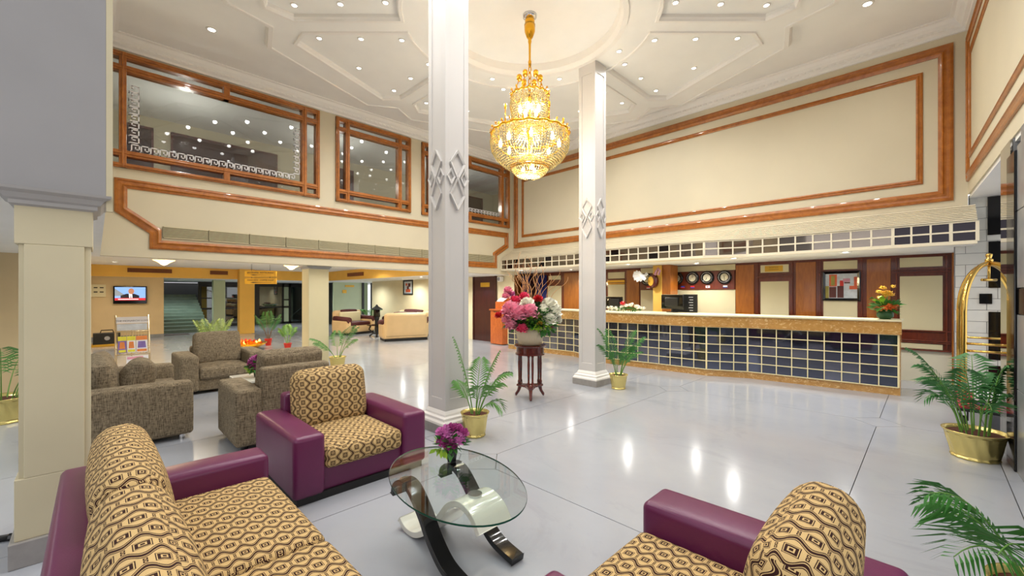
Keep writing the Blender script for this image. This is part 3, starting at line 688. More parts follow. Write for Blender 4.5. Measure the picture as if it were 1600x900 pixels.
# clocks
bd = thing('clock_board', 'long dark wooden board carrying the row of clocks', 'board', (9.96, 4.1, 1.61))
obj('board', MB().box((9.945, 3.02, 1.61), (9.965, 4.2, 2.03)).box((9.945, 4.6, 1.61), (9.965, 5.26, 2.03)), 'panel_wood_dark', bd)
H_ = [(5.077, 'leftmost round black wall clock, half hidden by a white ribbon ornament', 2, 40), (4.16, 'round black wall clock partly hidden by the yellow post', 7, 10), (3.955, 'round black wall clock above the middle flag, right of the post', 12, 0), (3.60, 'second round black wall clock from the right on the board', 6, 35), (3.225, 'rightmost round black wall clock on the wooden board', 11, 30)]
def rx(c, s=1): return Matrix(((0, 0, -1, c[0]), (s, 0, 0, c[1]), (0, 1, 0, c[2]), (0, 0, 0, 1)))
H_[1] = (4.10, H_[1][1], 7, 10); H_[2] = (3.93, H_[2][1], 12, 0)
for y, lb, hh, mm in H_:
    if y == 4.10: y = 4.30
    t = thing('wall_clock', lb, 'clock', (9.94, y, 1.885), 0, 'reception wall clocks')
    R = Matrix.Rotation(-pi/2, 4, 'Y')
    def rot(mb): mb.v = [tuple(R @ Vector(v)) for v in mb.v]; return mb
    obj('rim', rot(MB().lathe([(.085, .0), (.085, .03), (.1, .04), (.135, .035), (.155, .02), (.155, -.002)], seg=28, cap=False)), 'black_gloss', t, world=False, smooth=True)
    obj('dial', rot(MB().lathe([(.0001, .012), (.09, .012)], seg=28)), 'clock_face', t, world=False)
    obj('bezel', rot(MB().lathe([(.112, .037), (.114, .042), (.12, .042), (.122, .037)], seg=28, cap=False)), 'silver', t, world=False)
    m = MB()
    for a, ln in ((hh*30+mm/2, .045), (mm*6, .07)):
        a = radians(a); m.tube([(-.016, 0, 0), (-.016, -sin(a)*ln, cos(a)*ln)], .004, 5)
    obj('hands', m, 'ink', t, world=False)
for y, c1, c2, lb in ((5.04, 'flag_red', 'paper_white', 'tiny red and white flag under the leftmost clock'), (4.16, 'flag_blue', 'flag_red', 'tiny flag beside the yellow post'), (3.93, 'flag_red', 'flag_blue', 'tiny striped flag under the middle clock'), (3.585, 'paper_white', 'flag_red', 'tiny white flag with a red disc'), (3.21, 'paper_white', 'flag_blue', 'tiny blue and white flag under the rightmost clock')):
    t = thing('flag_sticker', lb, 'flag', (9.94, y, 1.66)); obj('field', MB().box((9.936, y-.045, 1.65), (9.944, y+.045, 1.70)), c1, t)
    obj('stripe', MB().box((9.932, y-.012, 1.662), (9.935, y+.018, 1.688)) if 'disc' in lb else MB().box((9.932, y-.045, 1.65), (9.935, y+.045, 1.668)), c2, t)
# ornament on the post: drum-like clock with a white bow
t = thing('ribbon_ornament', 'brown oval clock ornament with big white ribbon bow on the yellow post', 'ornament', (9.2, 4.66, 1.85))
m = MB().lathe([(.0001, -.05), (.11, -.05), (.13, -.03), (.13, .05), (.1, .07), (.0001, .07)], seg=24); m.v = [(9.22+z*.9-.02, 4.55-z*.45+x*.75, 1.81+y*1.25) for x, y, z in m.v]; obj('case', m, 'mahogany', t, smooth=True)
m = MB().lathe([(.0001, -.052), (.09, -.054)], seg=24); m.v = [(9.20+z, 4.55+.03+x*.75, 1.81+y*1.2) for x, y, z in m.v]; obj('dial', m, 'gold_sign', t)
m = MB(); m.tube([(9.2, 4.5, 1.95), (9.2, 4.47, 2.03), (9.2, 4.42, 2.10), (9.2, 4.38, 2.05), (9.2, 4.42, 1.95)], .03, 8); obj('bracket', MB().cyl((9.2, 4.5, 1.82), (9.335, 4.5, 1.82), .02, 8), 'mahogany', t); obj('top_knot', m, 'art_lilac', t, smooth=True)
for k in range(7):
    a = -.9+k*.32; m = MB()
    m.rbox((9.15-.02*k, 4.78+.09*cos(a*2), 1.93+.05*sin(a*3)), (.02, .26, .075), .009, (.02, 0, 0), Matrix.Rotation(a*.8, 3, 'X'), 2, 4); obj('ribbon_loop', m, 'paper_white', t, smooth=True)
# art on the reception wall
def art(name, label, M0, w_, h_, rects, frame, fw=.045, group=None):
    t = thing(name, label, 'picture', M0[0]); f = M0[1]
    m = MB(); lp = [(-w_/2, -h_/2), (w_/2, -h_/2), (w_/2, h_/2), (-w_/2, h_/2)]
    sweep(m, lp, [(0, 0), (0, .03), (fw*.3, .036), (fw, .02), (fw, 0)], f); obj('frame', m, frame, t)
    m = MB(); m.prism([(-w_/2+fw, -h_/2+fw), (w_/2-fw, -h_/2+fw), (w_/2-fw, h_/2-fw), (-w_/2+fw, h_/2-fw)], 0.002, .008, f); obj('canvas', m, 'art_pale', t)
    for j, (a, b, c, d, mt) in enumerate(rects):
        W, Hh = w_-2*fw, h_-2*fw; z = .009+.0006*j
        m = MB(); m.prism([(-W/2+a*W, -Hh/2+b*Hh), (-W/2+c*W, -Hh/2+b*Hh), (-W/2+c*W, -Hh/2+d*Hh), (-W/2+a*W, -Hh/2+d*Hh)], .008, z, f); obj('painted_shape', m, mt, t)
    return t
YC, ZCc = 1.168, 1.66
art('abstract_painting', 'black framed abstract painting of orange, red and white blocks behind the counter', ((9.95, YC, ZCc-.28), lambda u, v, n: (9.955-n, YC-u, ZCc+v)), .565, .553,
    [(0, 0, .11, .5, 'art_olive'), (.12, .02, .36, .46, 'art_brown'), (.38, .02, .58, .5, 'art_brown'), (.12, .48, .37, .97, 'art_orange'), (.18, .52, .30, .92, 'art_olive'), (.46, .5, .58, .72, 'art_red'), (.56, .66, .78, .80, 'art_lilac'),
     (.60, .60, .78, .65, 'art_brown'), (.76, .36, 1, .50, 'art_orange'), (.90, .42, 1, .86, 'art_orange'), (.35, .02, .37, .5, 'art_pale')], 'black_gloss')
art('small_wall_picture', 'small dark framed picture of brown and orange shapes on the lounge wall', ((8.88, 14.8, 1.5), lambda u, v, n: (8.9-n, 14.8-u, 1.78+v)), .72, .60,
    [(.2, .1, .8, .35, 'art_orange'), (.35, .35, .6, .6, 'art_brown'), (.5, .55, .8, .85, 'art_brown'), (.2, .65, .4, .85, 'art_orange')], 'black_matte', .06)
# monitors and desk objects
def monitor(x, y, w_, h_, label, rz):
    t = thing('computer_monitor', label, 'monitor', (x, y, 1.123), rz, 'reception monitors')
    obj('screen_shell', MB().rbox((0, 0, .07+h_/2), (.035, w_, h_), .012, k=2, m=2), 'black_gloss', t, world=False, smooth=2)
    obj('silver_edge', MB().box((-.02, -w_/2+.01, .07+h_), (.02, w_/2-.01, .078+h_)), 'silver', t, world=False)
    obj('rear_hump', MB().rbox((-.025, 0, .07+h_/2), (.03, w_*.6, h_*.6), .012, k=2, m=2), 'black_matte', t, world=False, smooth=2)
    obj('stand', MB().box((-.015, -.02, 0), (.01, .02, .1)), 'black_matte', t, world=False)
    obj('foot', MB().rbox((0, 0, .008), (.14, .2, .016), .008, k=2, m=2), 'black_matte', t, world=False, smooth=2)
    return t
monitor(8.62, 5.22, .44, .25, 'black monitor back, left of the white flowers on the counter', 0)
monitor(8.60, 3.82, .55, .30, 'larger black monitor back in front of the yellow post', -.25)
t = thing('key_board', 'black board with rows of small white marks standing behind the monitor', 'board', (8.8, 3.6, 1.123), 0)
obj('panel', MB().box((8.78, 3.38, 1.123), (8.82, 3.92, 1.50)), 'black_matte', t, bevel=.006)
m = MB()
for k in range(6): m.box((8.775, 3.46, 1.16+k*.055), (8.779, 3.53+.02*(k % 2), 1.171+k*.055))
obj('white_marks', m, 'paper_white', t)
t = thing('desk_telephone', 'dark telephone on the counter left of the nearer tile panels', 'telephone', (8.5, 6.9, 1.122)); obj('body', MB().rbox((8.5, 6.9, 1.15), (.2, .24, .055), .02, k=2, m=2), 'black_gloss', t, smooth=2)
obj('handset', MB().tube([(8.48, 6.8, 1.18), (8.48, 6.84, 1.205), (8.48, 6.96, 1.205), (8.48, 7.0, 1.18)], .02, 8), 'black_matte', t, smooth=True)
t = thing('card_machine', 'small blue-grey machine on the counter behind the flower basket', 'machine', (8.5, 7.45, 1.122)); obj('body', MB().rbox((8.5, 7.45, 1.155), (.2, .36, .06), .02, k=2, m=2), 'flag_blue', t, smooth=2); obj('lid', MB().rbox((8.5, 7.45, 1.19), (.15, .25, .02), .01, k=2, m=2), 'black_gloss', t, smooth=2)
# wooden podium box by the door
t = thing('suggestion_box', 'orange-brown wooden cabinet with arched top and sloping reading panel', 'cabinet', (8.68, 9.1, 0))
obj('body', MB().box((8.46, 8.86, .02), (8.88, 9.38, 1.02)), 'podium_wood', t, bevel=.006)
obj('ledge', MB().box((8.43, 8.83, 1.02), (8.89, 9.41, 1.06)), 'podium_wood', t, bevel=.006)
obj('upper_box', MB().box((8.60, 8.92, 1.06), (8.86, 9.32, 1.28)), 'podium_wood', t, bevel=.006)
ar = [(9.34, 1.06)]+[(9.12+.22*cos(a*pi/12), 1.22+.22*sin(a*pi/12)) for a in range(13)]+[(8.90, 1.06)]
obj('arched_back', MB().prism(ar, 8.84, 8.88, lambda u, v, w_: (w_, u, v)), 'podium_wood', t)
obj('paper_pad', MB().prism([(8.6, 1.285), (8.60, 1.3), (8.76, 1.40), (8.78, 1.385)], 8.98, 9.26, lambda u, v, w_: (u, w_, v)), 'paper_white', t)
obj('slot', MB().box((8.452, 9.02, .97), (8.462, 9.24, .99)), 'ink', t)
t = thing('wall_speaker', 'small white speaker on the wall right of the brown door', 'speaker', (8.82, 9.3, 1.9)); obj('body', MB().rbox((8.82, 9.33, 1.97), (.14, .16, .16), .03, k=2, m=2), 'moulding_white', t, smooth=2); obj('cone', MB().cyl((8.745, 9.33, 1.97), (8.742, 9.33, 1.97), .055, 16), 'wall_grey', t)
# ================================================================ ceiling downlights
NAMES = ['nearest the reception corner side', 'above the reception side of the window wall', 'above the middle window', 'above the first window', 'over the sofas on the near left', 'at the near edge over the camera side', 'at the near right', 'nearest the right wall']
NAMES = ['behind far column', 'behind chandelier', 'by second window', 'by first window', 'at upper left', 'overhead left', 'overhead right', 'by reception wall']
pos = [(1.98, 12), (1.98, 33), (2.58, 8.5), (2.58, 36.5), (3.2, 6.5), (3.2, 38.5), (3.12, 22.5)]
ROW = ['inner row', 'inner row', 'middle row', 'middle row', 'outer corner', 'outer corner', 'outer middle']
for k in range(8):
    for i, (r, a) in enumerate(pos):
        x, y = pol(r, a, k); side = ''
        if i < 6:
            xo, yo = pol(r, 45-a, k); side = ', reception side' if x+.3*y > xo+.3*yo else ', away from reception'
        downlight('ceiling_downlight', x, y, ZC, .042, 'round downlight, panel %s, %s%s' % (NAMES[k], ROW[i], side), 'downlights in the star-shaped ceiling', E_DOWN, 2.7, (1, .98, .95))
    x, y = pol(1.56, 22.5, k)
    if min(hypot(x-2.835, y-3.855), hypot(x-5.935, y-4.015)) > .3:
        downlight('ceiling_downlight', x, y, 5.34, .042, 'round downlight on the ceiling ring band, beside the panel '+NAMES[k], 'downlights in the star-shaped ceiling', E_DOWN, 2.7, (1, .98, .95))
for x, y, wh in ((1.21, 7.46, 'near the first window, outside the star panels'), (7.32, .58, 'in the corner near the right wall, outside the star panels')):
    downlight('corner_downlight', x, y, ZC, .06, 'larger round downlight '+wh, 'corner downlights', E_DOWN*1.5, 2.7)
# lobby downlights (low ceiling)
LN = ['above the magazine rack', 'above the hanging signs', 'before the cream pillar', 'above the television wall', 'above the candle bowl', 'left of the lounge armchair', 'above the lounge sofa back', 'above the picture-side sofa', 'near the pale green wall', 'near the brown door', 'before the dark glazed front', 'at the foot of the staircase', 'at the far glazed corner', 'left of the near pillar', 'above the black music box']
LL = [(1.35, 10.3, 2.46), (3.4, 10.6, 2.46), (5.6, 10.2, 2.46), (1.5, 14.5, 2.46), (4.4, 14.6, 2.46), (6.3, 13.5, 2.46), (7.7, 12.0, 2.08), (8.2, 14.0, 2.08), (8.0, 17.0, 2.08), (7.9, 10.0, 2.08), (4.6, 20.5, 2.08), (2.4, 21.5, 2.08), (7.0, 21.0, 2.08), (-2, 6.5, 2.08), (.4, 17.0, 2.46)]
for i, (x, y, z) in enumerate(LL):
    downlight('lobby_downlight', x, y, z-.001, .06, 'round lobby downlight '+LN[i], 'round downlights of the low lobby ceiling', E_LOBBY, 2.9, (1, .9, .76) if y < 19 and x < 7.1 and x > 0 else (.95, 1, .96))
for x in (.2, 3.0, 6.0): lamp('mezzanine_fill', 'POINT', (x+1, 9.9, 4.3), E_MEZZ, (1, .93, .8), size=.1)  # added fill points with no fixture, brightening the room behind the windows
# ================================================================ chandelier
CX, CY = 4.40, 4.04
c = thing('crystal_chandelier', 'large two-tier gold and crystal chandelier hanging from the round ceiling recess', 'chandelier', (CX, CY, 5.5))
obj('ceiling_plate', MB().lathe([(.0001, 5.50), (.10, 5.50), (.10, 5.47), (.06, 5.455), (.0001, 5.45)], (CX, CY, 0)), 'silver', c, smooth=True)
obj('stem_cup', MB().lathe([(.03, 5.46), (.066, 5.44), (.07, 5.40), (.062, 5.37), (.08, 5.36), (.074, 5.26), (.045, 5.18), (.022, 5.15), (.026, 5.12), (.017, 5.08), (.015, 4.86), (.024, 4.83), (.018, 4.76)], (CX, CY, 0)), 'gold_bright', c, smooth=True)
for k in range(5):
    m = MB(); z = 4.72-k*.085; P = []
    for a in range(12):
        q = 2*pi*a/12; u, v = .022*cos(q), .05*sin(q); P.append((CX+(u if k % 2 else 0), CY+(0 if k % 2 else u), z+v))
    m.tube(P, .008, 6, close=True); obj('chain_link', m, 'gold_bright', c, smooth=True)
obj('spine', MB().lathe([(.02, 4.36), (.03, 4.3), (.015, 4.2), (.02, 3.9), (.04, 3.8), (.02, 3.7), (.02, 3.3)], (CX, CY, 0), 10), 'gold_bright', c, smooth=True)
def beads(prof, ns, bead, mi=0):
    """strings of small octahedra following a profile of (radius, z)"""
    m = MB(); L = [0]
    for (a, b), (p, q) in zip(prof, prof[1:]): L.append(L[-1]+hypot(p-a, q-b))
    nb = max(2, int(L[-1]/(bead*2.45)))
    for s in range(ns):
        th = 2*pi*s/ns
        for j in range(nb+1):
            t = L[-1]*j/nb; i = max(k for k in range(len(L)-1) if L[k] <= t+1e-9); f = (t-L[i])/(L[i+1]-L[i])
            r = prof[i][0]+(prof[i+1][0]-prof[i][0])*f; z = prof[i][1]+(prof[i+1][1]-prof[i][1])*f
            x, y = CX+r*cos(th), CY+r*sin(th); k = len(m.v); b = bead*random.uniform(.85, 1.1)
            m.v += [(x+b, y, z), (x, y+b, z), (x-b, y, z), (x, y-b, z), (x, y, z+b*1.15), (x, y, z-b*1.15)]
            for f_ in ((0, 1, 4), (1, 2, 4), (2, 3, 4), (3, 0, 4), (1, 0, 5), (2, 1, 5), (3, 2, 5), (0, 3, 5)): m.face([k+q_ for q_ in f_])
    return m
def bd_(name, prof, ns, bead): o = obj(name, beads(prof, ns, bead), 'crystal', c); o['kind'] = 'stuff'
bd_('upper_crystal_strings', [(.26, 4.33), (.285, 4.2), (.26, 4.05), (.2, 3.93), (.15, 3.86)], 56, .0125)
bd_('middle_crystal_strings', [(.2, 3.95), (.2, 3.82), (.22, 3.78)], 40, .0125)
bd_('lower_crystal_strings', [(.53, 3.77), (.565, 3.68), (.55, 3.56), (.48, 3.44), (.36, 3.34), (.26, 3.29)], 84, .013)
bd_('bottom_crystal_bowl', [(.26, 3.33), (.25, 3.26), (.18, 3.20), (.09, 3.165), (.02, 3.15)], 44, .012)
bd_('ceiling_side_strings', [(.02, 4.36), (.14, 4.33), (.26, 4.33)], 30, .011)
bd_('shoulder_strings', [(.22, 3.86), (.36, 3.80), (.53, 3.78)], 46, .012)
def ring(r, z, t, name, mat='gold_bright', wob=0):
    m = MB(); P = [(CX+r*(1+wob*sin(18*2*pi*k/72))*cos(2*pi*k/72), CY+r*(1+wob*sin(18*2*pi*k/72))*sin(2*pi*k/72), z+wob*.4*cos(18*2*pi*k/72)) for k in range(72)]
    m.tube(P, t, 7, close=True); obj(name, m, mat, c, smooth=True)
ring(.27, 4.34, .014, 'upper_ring', wob=.03); ring(.555, 3.785, .018, 'lower_ring', wob=.02); ring(.27, 3.335, .014, 'bottom_ring'); ring(.21, 3.86, .012, 'middle_ring'); ring(.26, 3.30, .01, 'bottom_ring')
def scroll(r, z, th, s, name='scroll_ornament'):
    m = MB(); P = [(-.5, -.6), (-.3, .1), (.1, .5), (.5, .5), (.6, .1), (.35, -.15), (.1, .0), (.15, .25)]
    m.tube([(CX+(r+u*s*.5)*cos(th), CY+(r+u*s*.5)*sin(th), z+v*s) for u, v in P], [.012*s/.1]*4+[.01*s/.1]*2+[.006*s/.1]*2, 6)
    m.lathe([(.0001, -.02*s/.1), (.02*s/.1, 0), (.0001, .03*s/.1)], (CX+(r-.5*s*.5)*cos(th), CY+(r-.5*s*.5)*sin(th), z-.6*s), 8)
    obj(name, m, 'gold_bright', c, smooth=True)
for k in range(14): scroll(.27, 4.38, 2*pi*k/14, .055)
for k in range(8): scroll(.26, 3.93, 2*pi*(k+.5)/8, .085)
for k in range(26): scroll(.55, 3.83, 2*pi*k/26, .055)
for k in range(6):                                    # leaf finials
    th = 2*pi*k/6+.3; r, z = (.15, 4.45)
    m = MB(); m.tube([(CX+.26*cos(th), CY+.26*sin(th), 4.34), (CX+.2*cos(th), CY+.2*sin(th), 4.45), (CX+.16*cos(th), CY+.16*sin(th), 4.55)], .006, 5)
    m.rbox((CX+.15*cos(th), CY+.15*sin(th), 4.60), (.07, .07, .10), .03, k=2, m=2); obj('leaf_finial', m, 'gold_bright', c, smooth=True)
for k in range(5):
    th = 2*pi*k/5-.6; m = MB(); m.tube([(CX+.5*cos(th), CY+.5*sin(th), 3.80), (CX+.5*cos(th), CY+.5*sin(th), 4.0)], [.012, .006], 6); m.rbox((CX+.5*cos(th), CY+.5*sin(th), 4.03), (.03, .03, .08), .014, k=2, m=2); obj('candle_spike', m, 'gold_bright', c, smooth=True)
for k in range(8):
    th = 2*pi*k/8; m = MB(); m.tube([(CX+.02*cos(th), CY+.02*sin(th), 3.5), (CX+.25*cos(th), CY+.25*sin(th), 3.46), (CX+.40*cos(th), CY+.40*sin(th), 3.55), (CX+.42*cos(th), CY+.42*sin(th), 3.60)], .008, 6); arm_ = obj('arm', m, 'gold_bright', c, smooth=True)
    obj('bulb', MB().lathe([(.0001, 3.60), (.022, 3.62), (.028, 3.66), (.012, 3.71), (.0001, 3.73)], (CX+.42*cos(th), CY+.42*sin(th), 0), 10), 'lamp_warm', arm_, smooth=True)
for k in range(5):
    th = 2*pi*k/5; obj('bulb', MB().lathe([(.0001, 4.08), (.022, 4.1), (.028, 4.14), (.012, 4.19), (.0001, 4.21)], (CX+.14*cos(th), CY+.14*sin(th), 0), 10), 'lamp_warm', c, smooth=True)
for k in range(3): obj('bulb', MB().lathe([(.0001, 3.26), (.02, 3.27), (.024, 3.3), (.0001, 3.34)], (CX+.1*cos(k*2.1), CY+.1*sin(k*2.1), 0), 10), 'lamp_warm', c, smooth=True)
for z, f, r in ((4.12, .8, .1), (3.56, 1.6, .22), (3.27, .5, .06)): lamp('chandelier_light', 'POINT', (0, 0, z-5.5), E_CHAND*f, (1, .93, .78), c, r)
# small lobby chandeliers
for x, y, z, lb in ((1.07, 11.9, 2.46, 'small glowing gold chandelier in the lobby, above the television'), (3.6, 11.7, 2.46, 'small glowing gold chandelier in the lobby near the cream pillar')):
    t = thing('small_chandelier', lb, 'chandelier', (x, y, z), 0, 'small lobby chandeliers')
    obj('frame', MB().lathe([(.03, 0), (.03, -.03), (.01, -.05), (.01, -.14), (.24, -.15), (.25, -.165), (.2, -.17)], seg=24), 'gold_bright', t, world=False, smooth=True)
    obj('glass_bowl', MB().lathe([(.23, -.17), (.19, -.21), (.11, -.25), (.05, -.30), (.0001, -.32)], seg=24), 'lamp_soft', t, world=False, smooth=True)
    lamp('bulb', 'POINT', (0, 0, -.4), E_LOBBY*.6, (1, .8, .45), t, .06)

# ================================================================ upholstered seating
def cush(name, par, c_, d, r, puff, mat, M=None, k=3, m=6, uvo=(0, 0)):
    return obj(name, MB().rbox(c_, d, r, puff, M, k, m, 1., 0, uvo), mat, par, world=False, smooth=True)
def armchair(name, label, loc, rz, W, D, leather, fabric, ah, sh, bh, seats=1, aw=.22, cat='armchair', group=None, loose=False, style='p', back_top=.8):
    """front faces -Y locally; origin at the middle of the footprint"""
    t = thing(name, label, cat, loc, rz, group); iw = W-2*aw; z0 = .05
    cush('base', t, (0, .0, (z0+.22)/2+.01), (iw+.02, D-.10, .20), .02, (0, 0, 0), leather)
    for s in (-1, 1): cush('arm', t, (s*(W/2-aw/2), 0, (z0+ah)/2), (aw, D, ah-z0), .035, (.006, .004, .012), leather)
    cush('back_frame', t, (0, D/2-.07, (z0+bh)/2), (iw+.06 if style == 'p' else W-2*aw+.02, .14, bh-z0), .03, (0, .01, .004), leather)
    sw = iw/seats
    for i in range(seats):
        x = -iw/2+sw*(i+.5)
        cush('seat_cushion', t, (x, -.055, (sh+.21)/2), (sw-.006, D-.12, sh-.21), .045, (.0, .01, .022), fabric, uvo=(i*.37, 0), m=8)
        if style == 'p':
            Mx = Matrix.Rotation(-.16, 3, 'X'); hgt = back_top-sh+.06
            cush('back_cushion', t, (x, D/2-.235, sh+hgt/2-.045), (sw-.01, .2, hgt), .085, (.012, .035, .012), fabric, Mx, k=4, m=8, uvo=(i*.41, .13))
        else:
            Mx = Matrix.Rotation(-.22, 3, 'X'); hgt = back_top-sh+.05
            cush('back_cushion', t, (x, D/2-.26, sh+hgt/2-.03), (sw-.02, .17, hgt), .05, (.01, .04, .015), fabric, Mx, k=4, m=8)
    if style != 'p':
        for sx in (-1, 1):
            for sy in (-1, 1): obj('foot', MB().cyl((sx*(W/2-.09), sy*(D/2-.09), 0), (sx*(W/2-.09), sy*(D/2-.09), .055), .03, 12), 'silver' if sy < 0 else 'black_matte', t, world=False, smooth=2)
    else: obj('plinth', MB().box((-W/2+.03, -D/2+.03, 0), (W/2-.03, D/2-.03, .055)), 'black_matte', t, world=False)
    return t
P, G, OF = 'purple_leather', 'grey_chenille', 'ogee_fabric'
armchair('patterned_armchair', 'purple leather armchair with patterned cushions, beside the nearer white column', (1.51, 3.60, 0), 0, 1.08, .98, P, OF, .49, .37, .63, style='p', back_top=.82, group='purple patterned seats')
armchair('patterned_sofa', 'purple leather sofa with patterned cushions at the lower left, front seat nearest camera', (.33, 2.0, 0), pi/2, 2.34, .90, P, OF, .49, .37, .65, seats=2, style='p', cat='sofa', back_top=.83, group='purple patterned seats')
armchair('patterned_armchair', 'purple leather armchair with patterned cushions at the bottom right, seen from behind', (1.55, .52, 0), pi, 1.15, .95, P, OF, .49, .37, .52, aw=.24, style='p', back_top=.82, group='purple patterned seats')
armchair('grey_sofa', 'grey-brown chenille sofa with its arm toward the camera, right of the near pillar', (.27, 6.33, 0), pi/2, 1.76, .92, G, G, .59, .42, .62, seats=2, style='g', cat='sofa', back_top=.80, group='grey chenille seats')
armchair('grey_armchair', 'grey-brown chenille armchair facing the camera, before the yellow lobby', (1.42, 8.12, 0), 0, 1.13, .86, G, G, .58, .40, .66, aw=.24, style='g', back_top=.86, group='grey chenille seats')
armchair('grey_armchair', 'grey-brown chenille armchair seen from behind, next to the purple armchair', (1.47, 4.98, 0), pi, 1.09, .80, G, G, .59, .40, .78, aw=.23, style='g', back_top=.90, group='grey chenille seats')
t = thing('scatter_cushion', 'plump grey chenille scatter cushion leaning at the near end of the grey sofa', 'cushion', (.27, 5.93, .455))
cush('cover', t, (.04, -.05, .17), (.16, .44, .40), .06, (.07, .0, .0), G, Matrix.Rotation(.35, 3, 'Y'), k=4, m=8)
# ---- oval glass coffee table
EC = (1.512, 2.0, .41)
t = thing('coffee_table', 'oval glass coffee table on black and white curved supports', 'table', (EC[0], EC[1], 0))
ROT = -.21
ell = lambda r0, r1, n=64: [(EC[0]+r0*cos(2*pi*k/n)*cos(ROT)-r1*sin(2*pi*k/n)*sin(ROT), EC[1]+r0*cos(2*pi*k/n)*sin(ROT)+r1*sin(2*pi*k/n)*cos(ROT)) for k in range(n)]
a, b = .35, .57
m = MB().prism(ell(a-.001, b-.001), .398, .408); obj('glass_top', m, 'table_glass', t)
m = MB(); sweep(m, ell(a, b), [(0.0, .398), (-.002, .403), (0, .408)], up); obj('glass_edge', m, 'glass_edge', t, smooth=True)
def spline(P, n=8):
    out = []
    for i in range(len(P)-1):
        p0, p1, p2, p3 = P[max(i-1, 0)], P[i], P[i+1], P[min(i+2, len(P)-1)]
        for k in range(n):
            u = k/n; out.append(tuple(.5*(2*b_+(c_-a_)*u+(2*a_-5*b_+4*c_-d_)*u*u+(3*b_-a_-3*c_+d_)*u**3) for a_, b_, c_, d_ in zip(p0, p1, p2, p3)))
    return out+[P[-1]]
def strip(name, yz, x0, x1, th, mat, sink=True):
    C = spline(yz, 7); n = len(C); Nn = []
    for i in range(n):
        p, q = C[max(i-1, 0)], C[min(i+1, n-1)]; d = (q[0]-p[0], q[1]-p[1]); l = hypot(*d); Nn.append((-d[1]/l, d[0]/l))
    m = MB()
    for (y, z), (u, v) in zip(C, Nn):
        for x, s in ((x0, 1), (x1, 1), (x1, -1), (x0, -1)): m.v.append((x, y+u*s*th/2, max(0.0005, z+v*s*th/2)))
    for i in range(n-1):
        for k in range(4): m.face((i*4+k, i*4+(k+1) % 4, i*4+4+(k+1) % 4, i*4+4+k))
    m.face((0, 1, 2, 3)); m.face([(n-1)*4+k for k in (3, 2, 1, 0)]); return obj(name, m, mat, t, smooth=2, bevel=.003)
BL = [(2.30, .29), (2.28, .345), (2.21, .383), (2.12, .366), (2.01, .27), (1.91, .15), (1.79, .06), (1.62, .022)]
strip('black_support', BL, 1.27, 1.36, .034, 'black_gloss'); strip('black_support', BL, 1.62, 1.71, .034, 'black_gloss')
strip('white_support', [(2.40, .06), (2.33, .022), (2.22, .03), (2.10, .10), (1.98, .22), (1.88, .33), (1.78, .372), (1.68, .34), (1.62, .27)], 1.375, 1.605, .034, 'white_lacquer')
for x, y, s in ((1.315, 2.21, .39), (1.665, 2.21, .39), (1.49, 1.78, .384)):
    obj('chrome_disc', MB().lathe([(.0001, s-.004), (.038, s-.004), (.04, .397), (.0001, .3975)], (x, y, 0), 20), 'silver', t, smooth=2)
# ---- white side table between grey seats
t = thing('side_table', 'small white glossy side table between the grey armchairs', 'table', (1.46, 6.1, 0))
obj('tabletop', MB().box((1.22, 5.82, .42), (1.70, 6.38, .45)), 'white_lacquer', t, bevel=.006)
obj('lower_shelf', MB().box((1.26, 5.86, .15), (1.66, 6.34, .17)), 'white_lacquer', t, bevel=.004)
for x in (1.24, 1.66):
    for y in (5.84, 6.34): obj('leg', MB().box((x, y, 0), (x+.03, y+.03, .42)), 'white_lacquer', t)
# ================================================================ plants and flowers
def frond(par, base, az, L, rise, droop, nl, lw, ll, mats=('stem_green', 'frond_green'), start=.35):
    m = MB(); P = []
    d = (cos(az), sin(az))
    for k in range(13):
        u = k/12; out = L*(u**1.25)*.75; zz = rise*u-droop*u*u*u
        P.append((base[0]+d[0]*out, base[1]+d[1]*out, base[2]+zz))
    m.tube(P, [.007-.005*k/12 for k in range(13)], 5)
    s = (-d[1], d[0])
    for k in range(nl):
        u = start+(1-start)*k/(nl-1); i = min(11, int(u*12)); f = u*12-i
        p = [P[i][z]+(P[i+1][z]-P[i][z])*f for z in range(3)]; t_ = [P[i+1][z]-P[i][z] for z in range(3)]; q = sqrt(sum(x*x for x in t_)); t_ = [x/q for x in t_]
        ln = ll*1.1*(1-.5*abs(2*(k/(nl-1))-.7))*random.uniform(.85, 1.1)
        for sg in (-1, 1):
            dr = [t_[0]*.65+s[0]*sg*.8, t_[1]*.65+s[1]*sg*.8, t_[2]*.65-.12]; n = len(m.v); wv_ = [t_[z]*lw for z in range(3)]
            mid = [p[z]+dr[z]*ln*.5 for z in range(3)]; mid[2] += .01; tip = [p[z]+dr[z]*ln for z in range(3)]; tip[2] -= ln*.22
            m.v += [tuple(p), tuple(mid[z]+wv_[z] for z in range(3)), tuple(mid[z]-wv_[z] for z in range(3)), tuple(tip)]
            m.v[-2] = (m.v[-2][0], m.v[-2][1], m.v[-2][2]-lw*.6)
            m.face((n, n+1, n+3, n+2), None, 1)
    obj('frond', m, mats, par, world=False)
